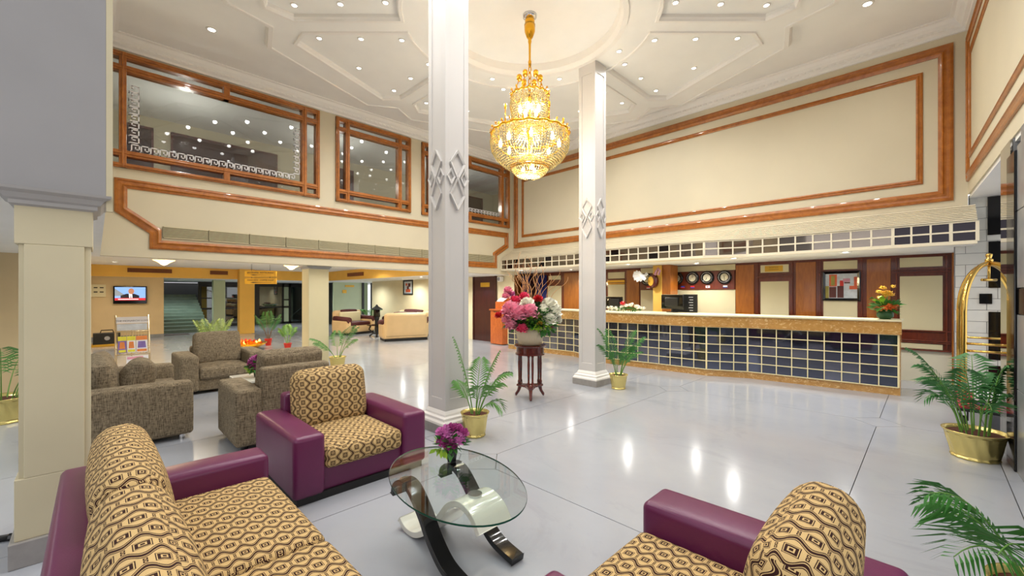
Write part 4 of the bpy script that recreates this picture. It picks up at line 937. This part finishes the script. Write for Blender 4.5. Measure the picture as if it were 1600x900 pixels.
def palm(label, loc, pr, ph, pmat, fronds, group='potted palms', mats=('stem_green', 'frond_green'), oval=1):
    t = thing('potted_palm', label, 'plant', loc, 0, group)
    if pmat == 'red_pot': m = MB().lathe([(pr*.7, 0), (pr, ph*.9), (pr*1.05, ph), (pr*.9, ph), (pr*.85, ph*.8)], seg=20, cap=False)
    else:
        m = MB(); n = 56
        m.lathe([(pr*.0001, .004), (pr*.70, .004), (pr*.74, .0), (pr*.74, ph*.05), (pr*.72, ph*.07)]+[(pr*(.72+.2*j/8), ph*(.07+.8*j/8)) for j in range(9)], seg=n, wob=.028, nw=14, tw=14/ph*.35, cap=False)
        m.lathe([(pr*.92, ph*.87), (pr*1.0, ph*.95), (pr*1.03, ph), (pr*.96, ph*.99), (pr*.9, ph*.86)], seg=n, cap=False)
    po_ = obj('pot', m, pmat, t, world=False, smooth=True)
    obj('soil', MB().lathe([(.0001, ph*.9), (pr*.9, ph*.88)], seg=20, cap=False), 'soil', po_, world=False)
    for az, L, rise, droop, bx_ in fronds:
        frond(t, (bx_*cos(az)*pr*.3, bx_*sin(az)*pr*.3, ph*.88), az, L, rise, droop, 15, .0085 if pr > .1 else .009, .235*(L/.5)**.4, mats)
    return t
# azimuth 0 = +X (screen right-up), pi/2 = +Y (screen left-up), -pi/4 = screen right
R_ = -pi/4
palm('gold pot with a thin feathery palm in front of the nearer white column', (2.86, 3.42, 0), .15, .25, 'gold_pot',
     [(R_, .42, .66, .22, 1), (R_+.5, .36, .52, .22, 1), (R_-.3, .34, .32, .24, 1), (R_+pi, .26, .92, .12, .5), (R_+pi-.5, .25, .45, .12, 1), (R_+1.4, .3, .7, .15, 1), (R_-1.2, .3, .55, .2, 1), (R_+.1, .3, .75, .1, .6)])
palm('gold pot with a bright palm right of the farther white column', (5.90, 3.50, 0), .145, .23, 'gold_pot',
     [(R_, .45, .75, .15, 1), (R_+pi, .35, .95, .22, 1), (R_+.6, .35, .55, .25, 1), (R_-.6, .4, .6, .2, 1), (R_+2, .3, .8, .1, 1), (R_-2, .3, .5, .1, 1), (R_+.2, .3, .9, .2, 1), (R_-1.2, .35, .7, .2, 1), (R_+3.6, .4, .7, .2, 1)], mats=('stem_green', 'leaf_green'))
palm('wide shiny gold pot with a dense green palm beside the brass trolley', (5.72, -.30, 0), .215, .25, 'gold_pot',
     [(az, .13 if -2.9 < az < -.25 else .38+.07*(k % 2), .66+.11*(k % 4), .36-.05*(k % 3), 1.4) for k, az in enumerate([-pi+2*pi*(j+.5)/15 for j in range(15)])], mats=('stem_green', 'frond_dark'))
palm('palm fronds rising at the bottom right edge of the picture', (2.84, -.37, 0), .19, .25, 'gold_pot',
     [(R_+pi+.35*(k-3), .40+.02*k, .46+.1*(k % 3), .28, 1.3) for k in range(7)], mats=('stem_green', 'leaf_green'))
palm('palm in a gold pot at the left edge behind the near pillar', (-.78, 7.7, 0), .27, .3, 'gold_pot',
     [(R_+2*pi*k/9, .6, .8+.1*(k % 3), .35, 1.5) for k in range(9)], mats=('stem_green', 'frond_green'))
palm('palm in a pale gold pot at the foot of the cream pillar', (3.42, 8.35, 0), .16, .26, 'gold_pot',
     [(R_+pi+.4, .55, .55, .15, 1), (R_, .45, .72, .12, 1), (R_+.6, .4, .5, .15, 1), (R_-.5, .5, .85, .2, 1), (R_+pi, .5, .4, .1, 1), (R_+2, .4, .6, .1, 1)], mats=('stem_green', 'frond_green'))
palm('small palm in a red pot, nearer of the two on the lobby floor', (3.75, 12.5, 0), .1, .16, 'red_pot', [(R_+k, .25, .5+.08*(k % 3), .15, 1) for k in range(6)], 'red pot palms', ('stem_green', 'frond_green'))
palm('small dark-leaved palm in a red pot beside the candle bowl', (3.6, 13.75, 0), .1, .2, 'red_pot', [(R_+k, .4, .75+.1*(k % 3), .15, 1) for k in range(7)], 'red pot palms', ('stem_brown', 'frond_dark'))
palm('leafy plant rising behind the grey armchair that faces the camera', (1.85, 11.2, 0), .14, .25, 'red_pot', [(R_+k*.9, .4, .8, .1, 1) for k in range(7)], 'red pot palms', ('stem_green', 'frond_light'))
palm('tall green plant beside the far patterned lounge armchair', (8.1, 16.4, 0), .15, .3, 'gold_pot', [(R_+k*.9, .5, .9, .3, 1) for k in range(7)], 'far lounge plants', ('stem_green', 'leaf_green'))
def bloom(par, c_, r, mat, n=26, name='bloom', seed=None):
    m = MB(); m.rbox(c_, (r, r, r), r*.45, k=2, m=1)
    for k in range(n):
        ph_ = math.acos(1-1.75*(k+.5)/n); th = k*2.39996; d = Vector((sin(ph_)*cos(th), sin(ph_)*sin(th), cos(ph_)))
        u = d.cross(Vector((0, 0, 1)) if abs(d.z) < .9 else Vector((1, 0, 0))).normalized(); v = u.cross(d); w_ = r*.42
        q = random.uniform(.8, 1.08); b0 = Vector(c_)+d*r*.45; t0 = Vector(c_)+d*r*q; i = len(m.v)
        m.v += [tuple(b0-u*w_*.4), tuple(b0+u*w_*.4), tuple(t0+u*w_+v*w_*.35), tuple(t0+v*w_*.9), tuple(t0-u*w_+v*w_*.35)]; m.face(range(i, i+5))
    obj(name, m, mat, par)
def foliage(par, c_, R3, n, mat, sz=.05, name='foliage', seed=0, up_=.3):
    m = MB()
    for k in range(n):
        d = Vector((random.gauss(0, 1), random.gauss(0, 1), random.gauss(up_, .8))).normalized(); p = Vector(c_)+Vector((d.x*R3[0], d.y*R3[1], d.z*R3[2]))*random.uniform(.55, 1)
        u = d.cross(Vector((random.random(), random.random(), 1))).normalized(); s = sz*random.uniform(.6, 1.3); i = len(m.v)
        m.v += [tuple(p), tuple(p+d*s*.6+u*s*.35), tuple(p+d*s*1.3), tuple(p+d*s*.6-u*s*.35)]; m.face(range(i, i+4))
    o = obj(name, m, mat, par); o['kind'] = 'stuff'; return o
# basket arrangement on its stand; E1 = screen right, E2 = toward camera
E1 = Vector((sqrt(.5), -sqrt(.5), 0)); E2 = Vector((-sqrt(.5), -sqrt(.5), 0)); S0 = Vector((4.45, 4.08, 0))
t = thing('plant_stand', 'round dark mahogany pedestal stand with three curved legs', 'stand', tuple(S0))
obj('drum_top', MB().lathe([(.0001, .775), (.225, .775), (.235, .765), (.225, .75), (.2, .745), (.2, .66), (.215, .655), (.215, .635), (.0001, .63)], tuple(S0), 40), 'mahogany', t, smooth=2)
for k in range(3):
    a = -3*pi/4+k*2*pi/3; d = Vector((cos(a), sin(a), 0)); nn = Vector((-d.y, d.x, 0))
    for s in (-1, 1) if k == 0 else (-1, 1):
        q = S0+d*.165+nn*s*.028
        obj('column', MB().lathe([(.02, .2), (.022, .24), (.014, .26), (.017, .4), (.019, .5), (.015, .6), (.02, .63)], (q.x, q.y, 0), 12), 'mahogany', t, smooth=True)
    m = MB(); m.tube([tuple(S0+d*r_+Vector((0, 0, z))) for r_, z in ((.165, .22), (.17, .15), (.19, .09), (.225, .04), (.235, .014))], [.038, .03, .022, .022, .014], 8); obj('leg', m, 'mahogany', t, smooth=True)
tri = []
for k in range(3):
    a = -3*pi/4+k*2*pi/3
    tri += [(S0.x+.21*cos(a-.16), S0.y+.21*sin(a-.16)), (S0.x+.21*cos(a+.16), S0.y+.21*sin(a+.16)), (S0.x+.09*cos(a+pi/3), S0.y+.09*sin(a+pi/3))]
obj('lower_shelf', MB().prism(tri, .16, .19), 'mahogany', t, bevel=.004)
t = thing('flower_basket', 'large arrangement of pink and white flowers in a ribbed pale basket on the mahogany stand', 'flowers', tuple(S0+Vector((0, 0, .776))))
obj('basket', MB().lathe([(.0001, .777), (.15, .777), (.165, .79), (.2, .93), (.235, 1.03), (.225, 1.03), (.16, .85)], tuple(S0), 96, wob=.02, nw=32), 'ceramic_rib', t, smooth=True)
def at_(u, v, z): return tuple(S0+E1*u+E2*v+Vector((0, 0, z)))
foliage(t, at_(0, 0, 1.19), (.34, .34, .16), 420, 'leaf_deep', .075); foliage(t, at_(.05, .1, 1.18), (.3, .28, .13), 360, 'leaf_green', .06)
foliage(t, at_(.1, .14, 1.10), (.26, .2, .13), 260, 'leaf_lime', .045); foliage(t, at_(0, -.05, 1.08), (.44, .30, .06), 120, 'leaf_green', .09, up_=-.3); foliage(t, at_(.2, .12, 1.03), (.16, .1, .07), 60, 'leaf_green', .07, up_=-.8)
FL = [(-.27, .1, 1.28, .11, 'flower_pink'), (-.17, .2, 1.22, .11, 'flower_pink'), (-.02, .22, 1.25, .1, 'flower_pink'), (-.31, .05, 1.14, .08, 'flower_pink'), (-.27, .12, 1.06, .075, 'flower_pink'), (-.05, .2, 1.36, .085, 'flower_white'),
      (-.22, .08, 1.40, .075, 'flower_magenta'), (-.09, .05, 1.46, .065, 'flower_magenta'), (-.37, 0, 1.24, .06, 'flower_magenta'), (-.12, .27, 1.02, .075, 'flower_magenta'), (.11, .1, 1.43, .06, 'flower_red'), (-.46, .02, 1.19, .05, 'flower_red'), (.06, -.05, 1.40, .05, 'flower_red'),
      (.27, .1, 1.33, .1, 'flower_white'), (.18, .16, 1.26, .085, 'flower_white'), (.33, .14, 1.24, .09, 'flower_white'), (.26, .2, 1.14, .09, 'flower_white'), (.37, .05, 1.13, .07, 'flower_white'), (.37, 0, 1.28, .07, 'flower_white'),
      (-.32, -.08, 1.55, .055, 'flower_pink'), (-.27, -.05, 1.50, .05, 'flower_lilac'), (-.35, -.05, 1.47, .045, 'flower_pink'), (.06, .22, 1.18, .03, 'flower_yellow'), (.12, .25, 1.10, .035, 'flower_yellow')]
for u, v, z, r, mt in FL: bloom(t, at_(u, v+(.1 if mt == 'flower_pink' else .03), z), r*(1.22 if mt in ('flower_pink', 'flower_white') else 1.1), mt, 40)
random.seed(12)
for k in range(30):
    u0 = -.2+.4*random.random(); tx = u0*1.4+random.uniform(-.22, .22)+.06; h = random.uniform(1.7, 2.12); ph_ = random.random()*6; P = []
    for j in range(16):
        f = j/15; P.append(at_(u0*.5+(tx-u0*.5)*f**1.2+.03*sin(f*13+ph_)*(.4+f), .15*sin(ph_)*f+.02*cos(f*11+ph_), 1.05+(h-1.05)*f))
    obj('twig', MB().tube(P, [.0058-.0035*j/15 for j in range(16)], 5), 'twig', t, smooth=True)
# carnations in small vases
def vase(label, c_, s, group='purple carnation vases'):
    t = thing('carnation_vase', label, 'flowers', c_, 0, group); x, y, z = c_
    obj('vase', MB().prism([(x+.03*s*cos(k*pi/3), y+.03*s*sin(k*pi/3)) for k in range(6)], z, z+.01).lathe([(.03*s, 0), (.045*s, .1*s), (.04*s, .1*s), (.028*s, .02*s)], c_, 6), 'vase_black', t)
    foliage(t, (x, y, z+.12*s), (.07*s, .07*s, .04*s), 70, 'leaf_green', .05*s); foliage(t, tuple(Vector((x, y, z+.1*s))-E1*.06*s), (.06*s, .05*s, .035*s), 30, 'leaf_lime', .04*s, up_=-1)
    for k, (u, v, h, r) in enumerate(((-.055, .02, .135, .046), (.05, .02, .15, .048), (0, .045, .115, .046), (-.03, 0, .19, .046), (.035, -.03, .195, .04), (-.07, -.02, .175, .04), (.08, .0, .18, .036), (0, -.04, .17, .044), (.005, 0, .215, .034))):
        q = Vector(c_)+(E1*u+E2*v)*s; bloom(t, (q.x, q.y, z+h*s), r*s, ('flower_purple', 'flower_lilac')[k % 2], 30)
vase('black vase of purple carnations on the oval glass table', (1.65, 2.21, .409), 1.0)
vase('dark vase of purple carnations on the small white side table', (1.46, 6.05, .451), 1.15)
# counter flowers
t = thing('counter_bouquet', 'low spray of white flowers with one red bloom on the reception counter', 'flowers', (8.35, 4.75, 1.123))
foliage(t, (8.35, 4.75, 1.17), (.07, .40, .02), 260, 'leaf_green', .035); random.seed(5)
for k in range(22): bloom(t, (8.3+random.uniform(-.06, .06), 4.32+.04*k+random.uniform(-.02, .02), 1.165+.09*sin(pi*min(1, k/14))+random.uniform(-.01, .04)), .045, 'flower_white', 10)
bloom(t, (8.33, 4.83, 1.29), .065, 'flower_red', 14)
t = thing('orange_bouquet', 'orange and yellow flowers in a round green glass bowl at the counter end', 'flowers', (8.52, .47, 1.123)); B0 = Vector((8.52, .47, 1.123))
obj('bowl', MB().lathe([(.0001, 0), (.06, 0), (.1, .04), (.1, .09), (.075, .12), (.07, .12), (.09, .08)], tuple(B0), 24), 'leaf_deep', t, smooth=True)
foliage(t, tuple(B0+Vector((0, 0, .19))), (.12, .12, .05), 60, 'leaf_green', .09); 
for a, L, z, mt in ((-.8, .34, .10, 'leaf_green'), (-.6, .30, .14, 'leaf_lime'), (2.4, .24, .1, 'leaf_green'), (2.2, .22, .17, 'leaf_lime'), (2.0, .2, .02, 'leaf_green'), (-1.0, .2, -.02, 'leaf_green'), (1.4, .2, .2, 'leaf_green'), (2.7, .16, .22, 'leaf_lime')):
    d = Vector((cos(a), sin(a), 0)); nn = Vector((-d.y, d.x, 0)); m = MB(); q = B0+Vector((0, 0, .14))
    m.v += [tuple(q), tuple(q+d*L*.4+nn*.035+Vector((0, 0, z*.8))), tuple(q+d*L*.4-nn*.035+Vector((0, 0, z*.8-.02))), tuple(q+d*L*.75+nn*.03+Vector((0, 0, z))), tuple(q+d*L*.75-nn*.03+Vector((0, 0, z-.02))), tuple(q+d*L+Vector((0, 0, z*.8)))]
    m.face((0, 1, 2)); m.face((1, 3, 4, 2)); m.face((3, 5, 4)); obj('leaf', m, mt, t)
for u, z in ((-.05, .17), (.05, .16), (0, .2), (.09, .19)): q = B0+E1*u+E2*.06; bloom(t, (q.x, q.y, B0.z+z), .055, 'flower_orange', 14)
random.seed(8)
for k in range(16):
    u = random.uniform(-.10, .14); z = .34+random.uniform(0, .15)+u*.2; q = B0+E1*u; bloom(t, (q.x, q.y, B0.z+z), .036, 'flower_yellow', 9)
obj('flower_stem', MB().tube([tuple(B0+Vector((0, 0, .1))), tuple(B0+E1*.02+Vector((0, 0, .25))), tuple(B0+E1*.05+Vector((0, 0, .42)))], .006, 5), 'stem_green', t)

# ================================================================ luggage trolley
t = thing('luggage_trolley', 'brass birdcage luggage trolley with red carpeted deck, behind the gold palm pot', 'trolley', (7.4, -.52, 0))
x0, x1, y0, y1 = 6.82, 8.0, -.82, -.22
obj('deck', MB().box((x0, y0, .2), (x1, y1, .235)), 'black_matte', t, bevel=.01); obj('carpet', MB().box((x0+.02, y0+.02, .235), (x1-.02, y1-.02, .25)), 'red_carpet', t)
AP = (7.40, -.50, 1.86)
for px_, py_ in ((x0+.08, y1-.06), (x1-.08, y1-.06), (x0+.08, y0+.06), (x1-.08, y0+.06)):
    P = [(px_, py_, .25), (px_, py_, .8), (px_, py_, 1.3)]
    for k in range(1, 13):
        a = k/12*pi/2; P.append((AP[0]+(px_-AP[0])*cos(a), AP[1]+(py_-AP[1])*cos(a), 1.3+(AP[2]-1.3)*sin(a)))
    obj('pole', MB().tube(P, .026, 12), 'brass', t, smooth=True)
    fk_ = obj('caster_fork', MB().box((px_-.02, py_-.035, .09), (px_+.02, py_-.022, .2)).box((px_-.02, py_+.022, .09), (px_+.02, py_+.035, .2)), 'black_matte', t)
    obj('wheel', MB().cyl((px_, py_-.02, .07), (px_, py_+.02, .07), .07, 20), 'black_matte', fk_, smooth=2)
for z in (.87, .95): obj('rail', MB().tube([(x0+.08, y1-.06, z), (x0+.08, y0+.06, z)], .014, 8), 'brass', t, smooth=True); obj('rail', MB().tube([(x1-.08, y1-.06, z), (x1-.08, y0+.06, z)], .014, 8), 'brass', t, smooth=True)
obj('finial', MB().lathe([(.02, 1.86), (.035, 1.89), (.035, 1.91), (.02, 1.92), (.028, 1.95), (.03, 1.97), (.0001, 1.985)], (AP[0], AP[1], 0), 16), 'brass', t, smooth=True)
obj('hanger_bar', MB().tube([(7.40, -.5, 1.86), (7.40, -.5, 1.68)], .012, 8).tube([(7.34, -.44, 1.67), (7.46, -.56, 1.67)], .016, 8), 'brass', t, smooth=True)
t = thing('folded_bag', 'white and violet plastic bag lying on the trolley deck', 'bag', (7.2, -.5, .251)); obj('body', MB().rbox((7.15, -.5, .325), (.3, .26, .09), .04, (0, 0, .02), k=2, m=3), 'paper_white', t, smooth=True); obj('printed_band', MB().box((7.02, -.62, .262), (7.30, -.375, .285)), 'mag_violet', t)
# ================================================================ lobby furniture
# magazine rack
t = thing('magazine_rack', 'leaning metal magazine rack with printed header, behind the grey sofa', 'rack', (.55, 9.5, 0)); 
A0 = Vector((.38, 9.9, 0)); e1 = Vector((1, 0, 0)); 
def RK(u, v, n=0):  # u along width, v up the slope; leans back
    nrm = Vector((-e1.y, e1.x, 0)); p = Vector((.24, 9.32, 0))+e1*u*.84+nrm*(.38*v-n); return (p.x, p.y, v*.985)
for u in (0, .50): obj('side_tube', MB().tube([RK(u, 0.02), RK(u, 1.16)], .014, 8), 'steel_pale', t, smooth=True)
for v in (.28, .50, .88, .60): obj('cross_bar', MB().tube([RK(-.01, v, .02), RK(.51, v, .02)], .008, 6), 'steel_pale', t, smooth=True)
m = MB()
for k in range(11): m.tube([RK(.03+k*.044, .50, .01), RK(.03+k*.044, .90, .0)], .0035, 4)
obj('wire_backing', m, 'steel_pale', t)
obj('prop_leg', MB().tube([RK(.25, .9, -.01), (.45, 10.0, 0.01)], .012, 6), 'steel_pale', t)
obj('header_board', MB().prism([(.01, 1.02), (.49, 1.02), (.49, 1.13), (.01, 1.13)], .004, .012, RK), 'paper_white', t)
obj('clear_panel', MB().prism([(.02, .9), (.48, .9), (.48, 1.01), (.02, 1.01)], .0, .004, RK), 'art_pale', t)
h0 = Vector(RK(.25, 1.06, .016)); text('THE MONARCH LUXE', .042, 'ink_grey', t, Matrix.Translation(-wloc(t)) @ facing(h0, e1.x, e1.y) , 'header_lettering')
for a, b, mt, mt2, lb in ((.03, .155, 'mag_yellow', 'mag_violet', 'yellow magazine on the left in the rack'), (.165, .29, 'mag_yellow', 'paper_white', 'yellow magazine in the middle of the rack'), (.30, .47, 'mag_orange', 'paper_white', 'orange and white magazine on the right in the rack')):
    g_ = thing('magazine', lb, 'magazine', RK((a+b)/2, .52, .02), 0, 'magazines in the rack')
    obj('cover', MB().prism([(a, .53), (b, .53), (b, .80), (a, .80)], .022, .03, RK), mt2, g_)
    obj('masthead', MB().prism([(a, .73), (b, .73), (b, .80), (a, .80)], .03, .032, RK), mt, g_)
    obj('cover_picture', MB().prism([(a+.02, .60), (b-.02, .60), (b-.03, .71), (a+.03, .71)], .03, .032, RK), 'mag_violet' if mt == 'mag_orange' else 'mag_orange', g_)
    obj('cover_strip', MB().prism([(a+.01, .54), (b-.01, .54), (b-.01, .58), (a+.01, .58)], .03, .032, RK), mt, g_)
g_ = thing('magazine', 'pink magazine lying low in the rack', 'magazine', RK(.3, .30, .02), 0, 'magazines in the rack'); obj('cover', MB().prism([(.15, .31), (.48, .31), (.48, .47), (.15, .47)], .022, .03, RK), 'paper_white', g_); obj('masthead', MB().prism([(.16, .42), (.40, .42), (.40, .46), (.16, .46)], .03, .032, RK), 'mag_pink', g_)
# television
t = thing('wall_television', 'flat television on the tan wall showing a man in a dark suit', 'television', (.83, 18.95, 1.18))
obj('case', MB().box((.41, 18.9, 1.19), (1.25, 18.97, 1.78)), 'black_gloss', t, bevel=.01)
TV = lambda u, v, n: (.83+u, 18.9-n, 1.50+v)
obj('screen', MB().prism([(-.38, -.2), (.38, -.2), (.38, .24), (-.38, .24)], .0, .004, TV), 'screen_glow', t)
for nme, pl_, mt, n in (('screen_image', [(-.38, -.05), (-.1, -.05), (-.38, .2)], 'screen_grey', .006), ('suit', [(-.24, -.12), (.22, -.12), (.22, -.04), (.1, .02), (-.1, .02), (-.24, -.04)], 'screen_dark', .008),
    ('shirt', [(-.03, -.12), (.05, -.12), (.04, .02), (-.04, .02)], 'screen_white', .01), ('head', [(.02+.075*cos(k*pi/6), .105+.10*sin(k*pi/6)) for k in range(12)], 'screen_skin', .012), ('ticker', [(-.38, -.2), (.38, -.2), (.38, -.12), (-.38, -.12)], 'screen_red', .012), ('ticker_text', [(-.3, -.175), (.2, -.175), (.2, -.15), (-.3, -.15)], 'screen_white', .014), ('tie', [(0, -.12), (.02, -.12), (.012, .01)], 'screen_dark', .013)):
    obj(nme, MB().prism(pl_, n-.002, n, TV), mt, t)
t = thing('wall_notice_panel', 'pale notice panel with four dark slots left of the television', 'panel', (.05, 18.98, 1.5))
obj('plate', MB().box((-.12, 18.96, 1.42), (.24, 18.99, 1.82)), 'panel_cream', t)
for x in (-.04, .1):
    for z in (1.56, 1.70): obj('slot', MB().box((x, 18.95, z), (x+.09, 18.962, z+.035)), 'ink', t)
t = thing('floor_safe', 'black and brass music box on the floor below the notice panel', 'box', (.25, 16.9, 0))
obj('body', MB().box((-.05, 16.7, .05), (.52, 17.1, .38)), 'black_matte', t, bevel=.01); obj('base', MB().box((-.08, 16.66, 0), (.55, 17.14, .07)), 'gold_sign', t, bevel=.005)
obj('dial', MB().cyl((.24, 16.7, .24), (.24, 16.68, .24), .06, 16), 'silver', t); obj('lid_handle', MB().tube([(.1, 16.9, .38), (.12, 16.9, .46), (.36, 16.9, .46), (.38, 16.9, .38)], .015, 6), 'black_gloss', t)
# lobby vents
for a, b, y, z0, z1, lb in ((.75, 1.35, 18.79, 2.27, 2.38, 'x'),): pass
for x0_, x1_, lb in ((.75, 1.9, 'brown slotted vent on the yellow band above the television'), (3.0, 3.55, 'brown slotted vent behind the hanging signs'), (6.25, 7.05, 'brown slotted vent on the yellow band near the cream pillar')):
    t = thing('brown_vent', lb, 'vent', ((x0_+x1_)/2, 18.79, 2.24), 0, 'brown vents on the yellow band'); obj('frame', MB().box((x0_, 18.77, 2.24), (x1_, 18.8, 2.38)), 'vent_brown', t); m = MB()
    for k in range(5): m.box((x0_+.02, 18.755, 2.255+k*.024), (x1_-.02, 18.77, 2.266+k*.024))
    obj('slats', m, 'vent_brown', t)
for x0_, y0_, lb in ((7.05, 15.6, 'brown vent on the yellow cove edge over the lounge'),):
    t = thing('brown_vent', lb, 'vent', (7.07, y0_, 2.2), 0, 'brown vents on the yellow band'); obj('frame', MB().box((7.06, y0_-.7, 2.2), (7.08, y0_+.7, 2.34)), 'vent_brown', t)
# hanging direction signs
for z, s1, lb in ((1.93, 'SPICERAMA  RESTAURANT', 'upper hanging gold sign lettered restaurant'), (1.755, 'PARKVIEW  COFFEE SHOP', 'lower hanging gold sign lettered coffee shop')):
    t = thing('hanging_sign', lb, 'sign', (2.75, 11.1, z), 0, 'gold signs hanging in the lobby')
    c0 = Vector((2.75, 11.1, z+.055)); d = Vector((.74, -.67, 0)).normalized()
    F_ = lambda u, v, n: tuple(c0+d*u+Vector((-d.y, d.x, 0))*(-n)+Vector((0, 0, v)))
    obj('board', MB().prism([(-.36, -.065), (.36, -.065), (.36, .065), (-.36, .065)], -.01, .01, F_), 'gold_sign', t)
    text(s1, .052, 'ink', t, Matrix.Translation(-wloc(t)) @ facing(c0+Vector((d.y, -d.x, 0))*.012+Vector((0, 0, .022)), d.x, d.y))
    obj('arrow', MB().prism([(-.24, -.03), (-.17, -.018), (-.06, -.026), (.24, -.028), (.24, -.033), (-.06, -.036), (-.17, -.042)], .011, .013, F_), 'ink', t)
    for u in (-.21, .21): q = F_(u, .065, 0); obj('wire', MB().cyl(q, (q[0], q[1], 2.46 if z > 1.8 else z+.163), .005, 5), 'ink', t)
# candle bowl and floor candles
t = thing('candle_bowl', 'wide brass bowl of orange petals and burning candles on the lobby floor', 'bowl', (2.75, 13.0, 0))
obj('bowl', MB().lathe([(.0001, 0), (.3, 0), (.55, .14), (.62, .2), (.58, .2), (.0001, .14)], (2.75, 13.0, 0), 32), 'gold_bright', t, smooth=True)
o = foliage(t, (2.75, 13.0, .18), (.5, .5, .03), 260, 'petal_mix', .06, 'petals'); foliage(t, (2.75, 13.0, .18), (.52, .52, .03), 120, 'flower_red', .07, 'petals')
for k in range(9): a = k*2.4; r_ = .15+.045*k; obj('candle', MB().lathe([(.025, .19), (.025, .23), (.0001, .26)], (2.75+r_*cos(a), 13.0+r_*sin(a), 0), 8), 'candle', t)
lamp('candle_glow', 'POINT', (-.2, -.3, .5), 3, (1, .6, .25), t, .2)
t = thing('petal_ring', 'flat ring of yellow and lime petals with small candles beside the bowl', 'petals', (3.35, 12.5, 0))
obj('outer_band', MB().lathe([(.26, .006), (.42, .006), (.42, .001)], (3.0, 12.05, 0), 32), 'mag_yellow', t); obj('inner_disc', MB().lathe([(.0001, .005), (.26, .005)], (3.0, 12.05, 0), 32), 'leaf_lime', t)
for a in (0, 2.1, 4.2): obj('candle', MB().lathe([(.025, .005), (.025, .04), (.0001, .07)], (3.0+.3*cos(a), 12.05+.3*sin(a), 0), 8), 'candle', t)
# far lounge seats
def lounge(name, label, loc, rz, W, shell, inner, seats=1):
    t = thing(name, label, 'sofa' if seats > 1 else 'armchair', loc, rz, 'rolled-arm seats of the far lounge'); D = .9
    cush('base', t, (0, 0, .2), (W-.1, D-.1, .26), .04, (0, .02, 0), shell)
    for s in (-1, 1):
        cush('arm', t, (s*(W/2-.11), -.03, .32), (.2, D-.06, .5), .09, (0, .02, .02), shell)
        obj('arm_roll', MB().tube([(s*(W/2-.10), -D/2+.02, .56), (s*(W/2-.10), D/2-.15, .60)], .10, 12), inner, t, world=False, smooth=True)
        obj('arm_scroll', MB().lathe([(.0001, 0), (.11, 0), (.11, .03), (.0001, .03)], (0, 0, 0), 16), inner, t, world=False).matrix_local = Matrix.Translation((s*(W/2-.10), -D/2+.02, .54)) @ Matrix.Rotation(pi/2, 4, 'X')
    cush('back', t, (0, D/2-.12, .5), (W-.12, .2, .78), .09, (0, .03, .02), shell)
    cush('back_roll', t, (0, D/2-.2, .84), (W*.55, .16, .16), .07, (0, .0, .02), inner)
    for i in range(seats):
        sw = (W-.42)/seats; x = -(W-.42)/2+sw*(i+.5)
        cush('back_cushion', t, (x, D/2-.27, .64), (sw-.02, .14, .40), .06, (0, .03, 0), 'panel_cream' if inner == 'maroon_velvet' else inner)
        cush('seat_cushion', t, (x, -.08, .39), (sw-.01, D-.3, .14), .05, (0, 0, .02), inner)
    obj('foot_rail', MB().box((-W/2+.06, -D/2+.05, 0), (W/2-.06, D/2-.05, .08)), 'black_matte', t, world=False); return t
lounge('lounge_armchair', 'cream and maroon rolled-arm armchair facing the camera in the far lounge', (7.0, 15.6, 0), .35, 1.45, 'beige_leather', 'maroon_velvet')
lounge('lounge_sofa', 'beige two-seat sofa seen from behind in the far lounge', (7.25, 12.35, 0), pi-.3, 1.5, 'beige_leather', 'maroon_velvet', 2)
lounge('lounge_sofa', 'beige and maroon three-seat sofa against the lounge wall under the picture', (8.35, 13.9, 0), -pi/2, 2.3, 'beige_leather', 'maroon_velvet', 3)
t = thing('garden_lantern', 'black lantern-topped pedestal between the far lounge seats', 'lantern', (7.6, 14.9, 0))
obj('pedestal', MB().lathe([(.16, 0), (.16, .05), (.08, .1), (.07, .5), (.1, .6), (.09, .62)], (7.6, 14.9, 0), 12), 'black_matte', t, smooth=2); obj('lantern_body', MB().lathe([(.1, .62), (.13, .66), (.12, .9), (.1, .92)], (7.6, 14.9, 0), 8), 'black_gloss', t); obj('lantern_roof', MB().lathe([(.24, .92), (.2, .96), (.06, 1.05), (.03, 1.1), (.0001, 1.12)], (7.6, 14.9, 0), 8), 'black_matte', t)
t = thing('glass_side_table', 'low oval dark table with curled legs between the lounge seats', 'table', (7.1, 13.9, 0)); obj('top', MB().lathe([(.0001, .40), (.35, .40), (.35, .42), (.0001, .42)], (7.1, 13.9, 0), 24), 'black_gloss', t)
for k in range(3): a = k*2.1; obj('leg', MB().tube([(7.1+.25*cos(a), 13.9+.25*sin(a), .4), (7.1+.32*cos(a), 13.9+.32*sin(a), .25), (7.1+.15*cos(a), 13.9+.15*sin(a), .12), (7.1+.3*cos(a), 13.9+.3*sin(a), .02)], .03, 8), 'black_matte', t, smooth=True)
tag(obj('exit_plaque', MB().box((8.55, 19.97, 1.86), (9.0, 19.99, 1.95)), 'gold_sign'), 'small gold sign high on the pale green wall', 'sign')
tag(obj('square_plaque', MB().box((8.42, 19.97, 1.56), (8.62, 19.99, 1.72)), 'gold_sign'), 'small square gold plaque lower on the pale green wall', 'sign')
# plaque lettering and small bits
text('RECEPTION', .032, 'ink', bk, Matrix.Translation(-wloc(bk)) @ facing((9.953, 2.274, 2.06), 0, -1)); text('INFORMATION', .026, 'ink', bk, Matrix.Translation(-wloc(bk)) @ facing((9.953, 2.274, 2.015), 0, -1))
t = thing('door_stopper', 'black bar lying on the floor left of the near pillar', 'stopper', (-.45, 3.9, 0)); obj('bar', MB().tube([(-.52, 4.02, .02), (-.36, 3.96, .02)], .02, 8), 'black_matte', t, smooth=True); obj('cap', MB().cyl((-.37, 3.962, .02), (-.35, 3.955, .02), .023, 8), 'black_gloss', t)
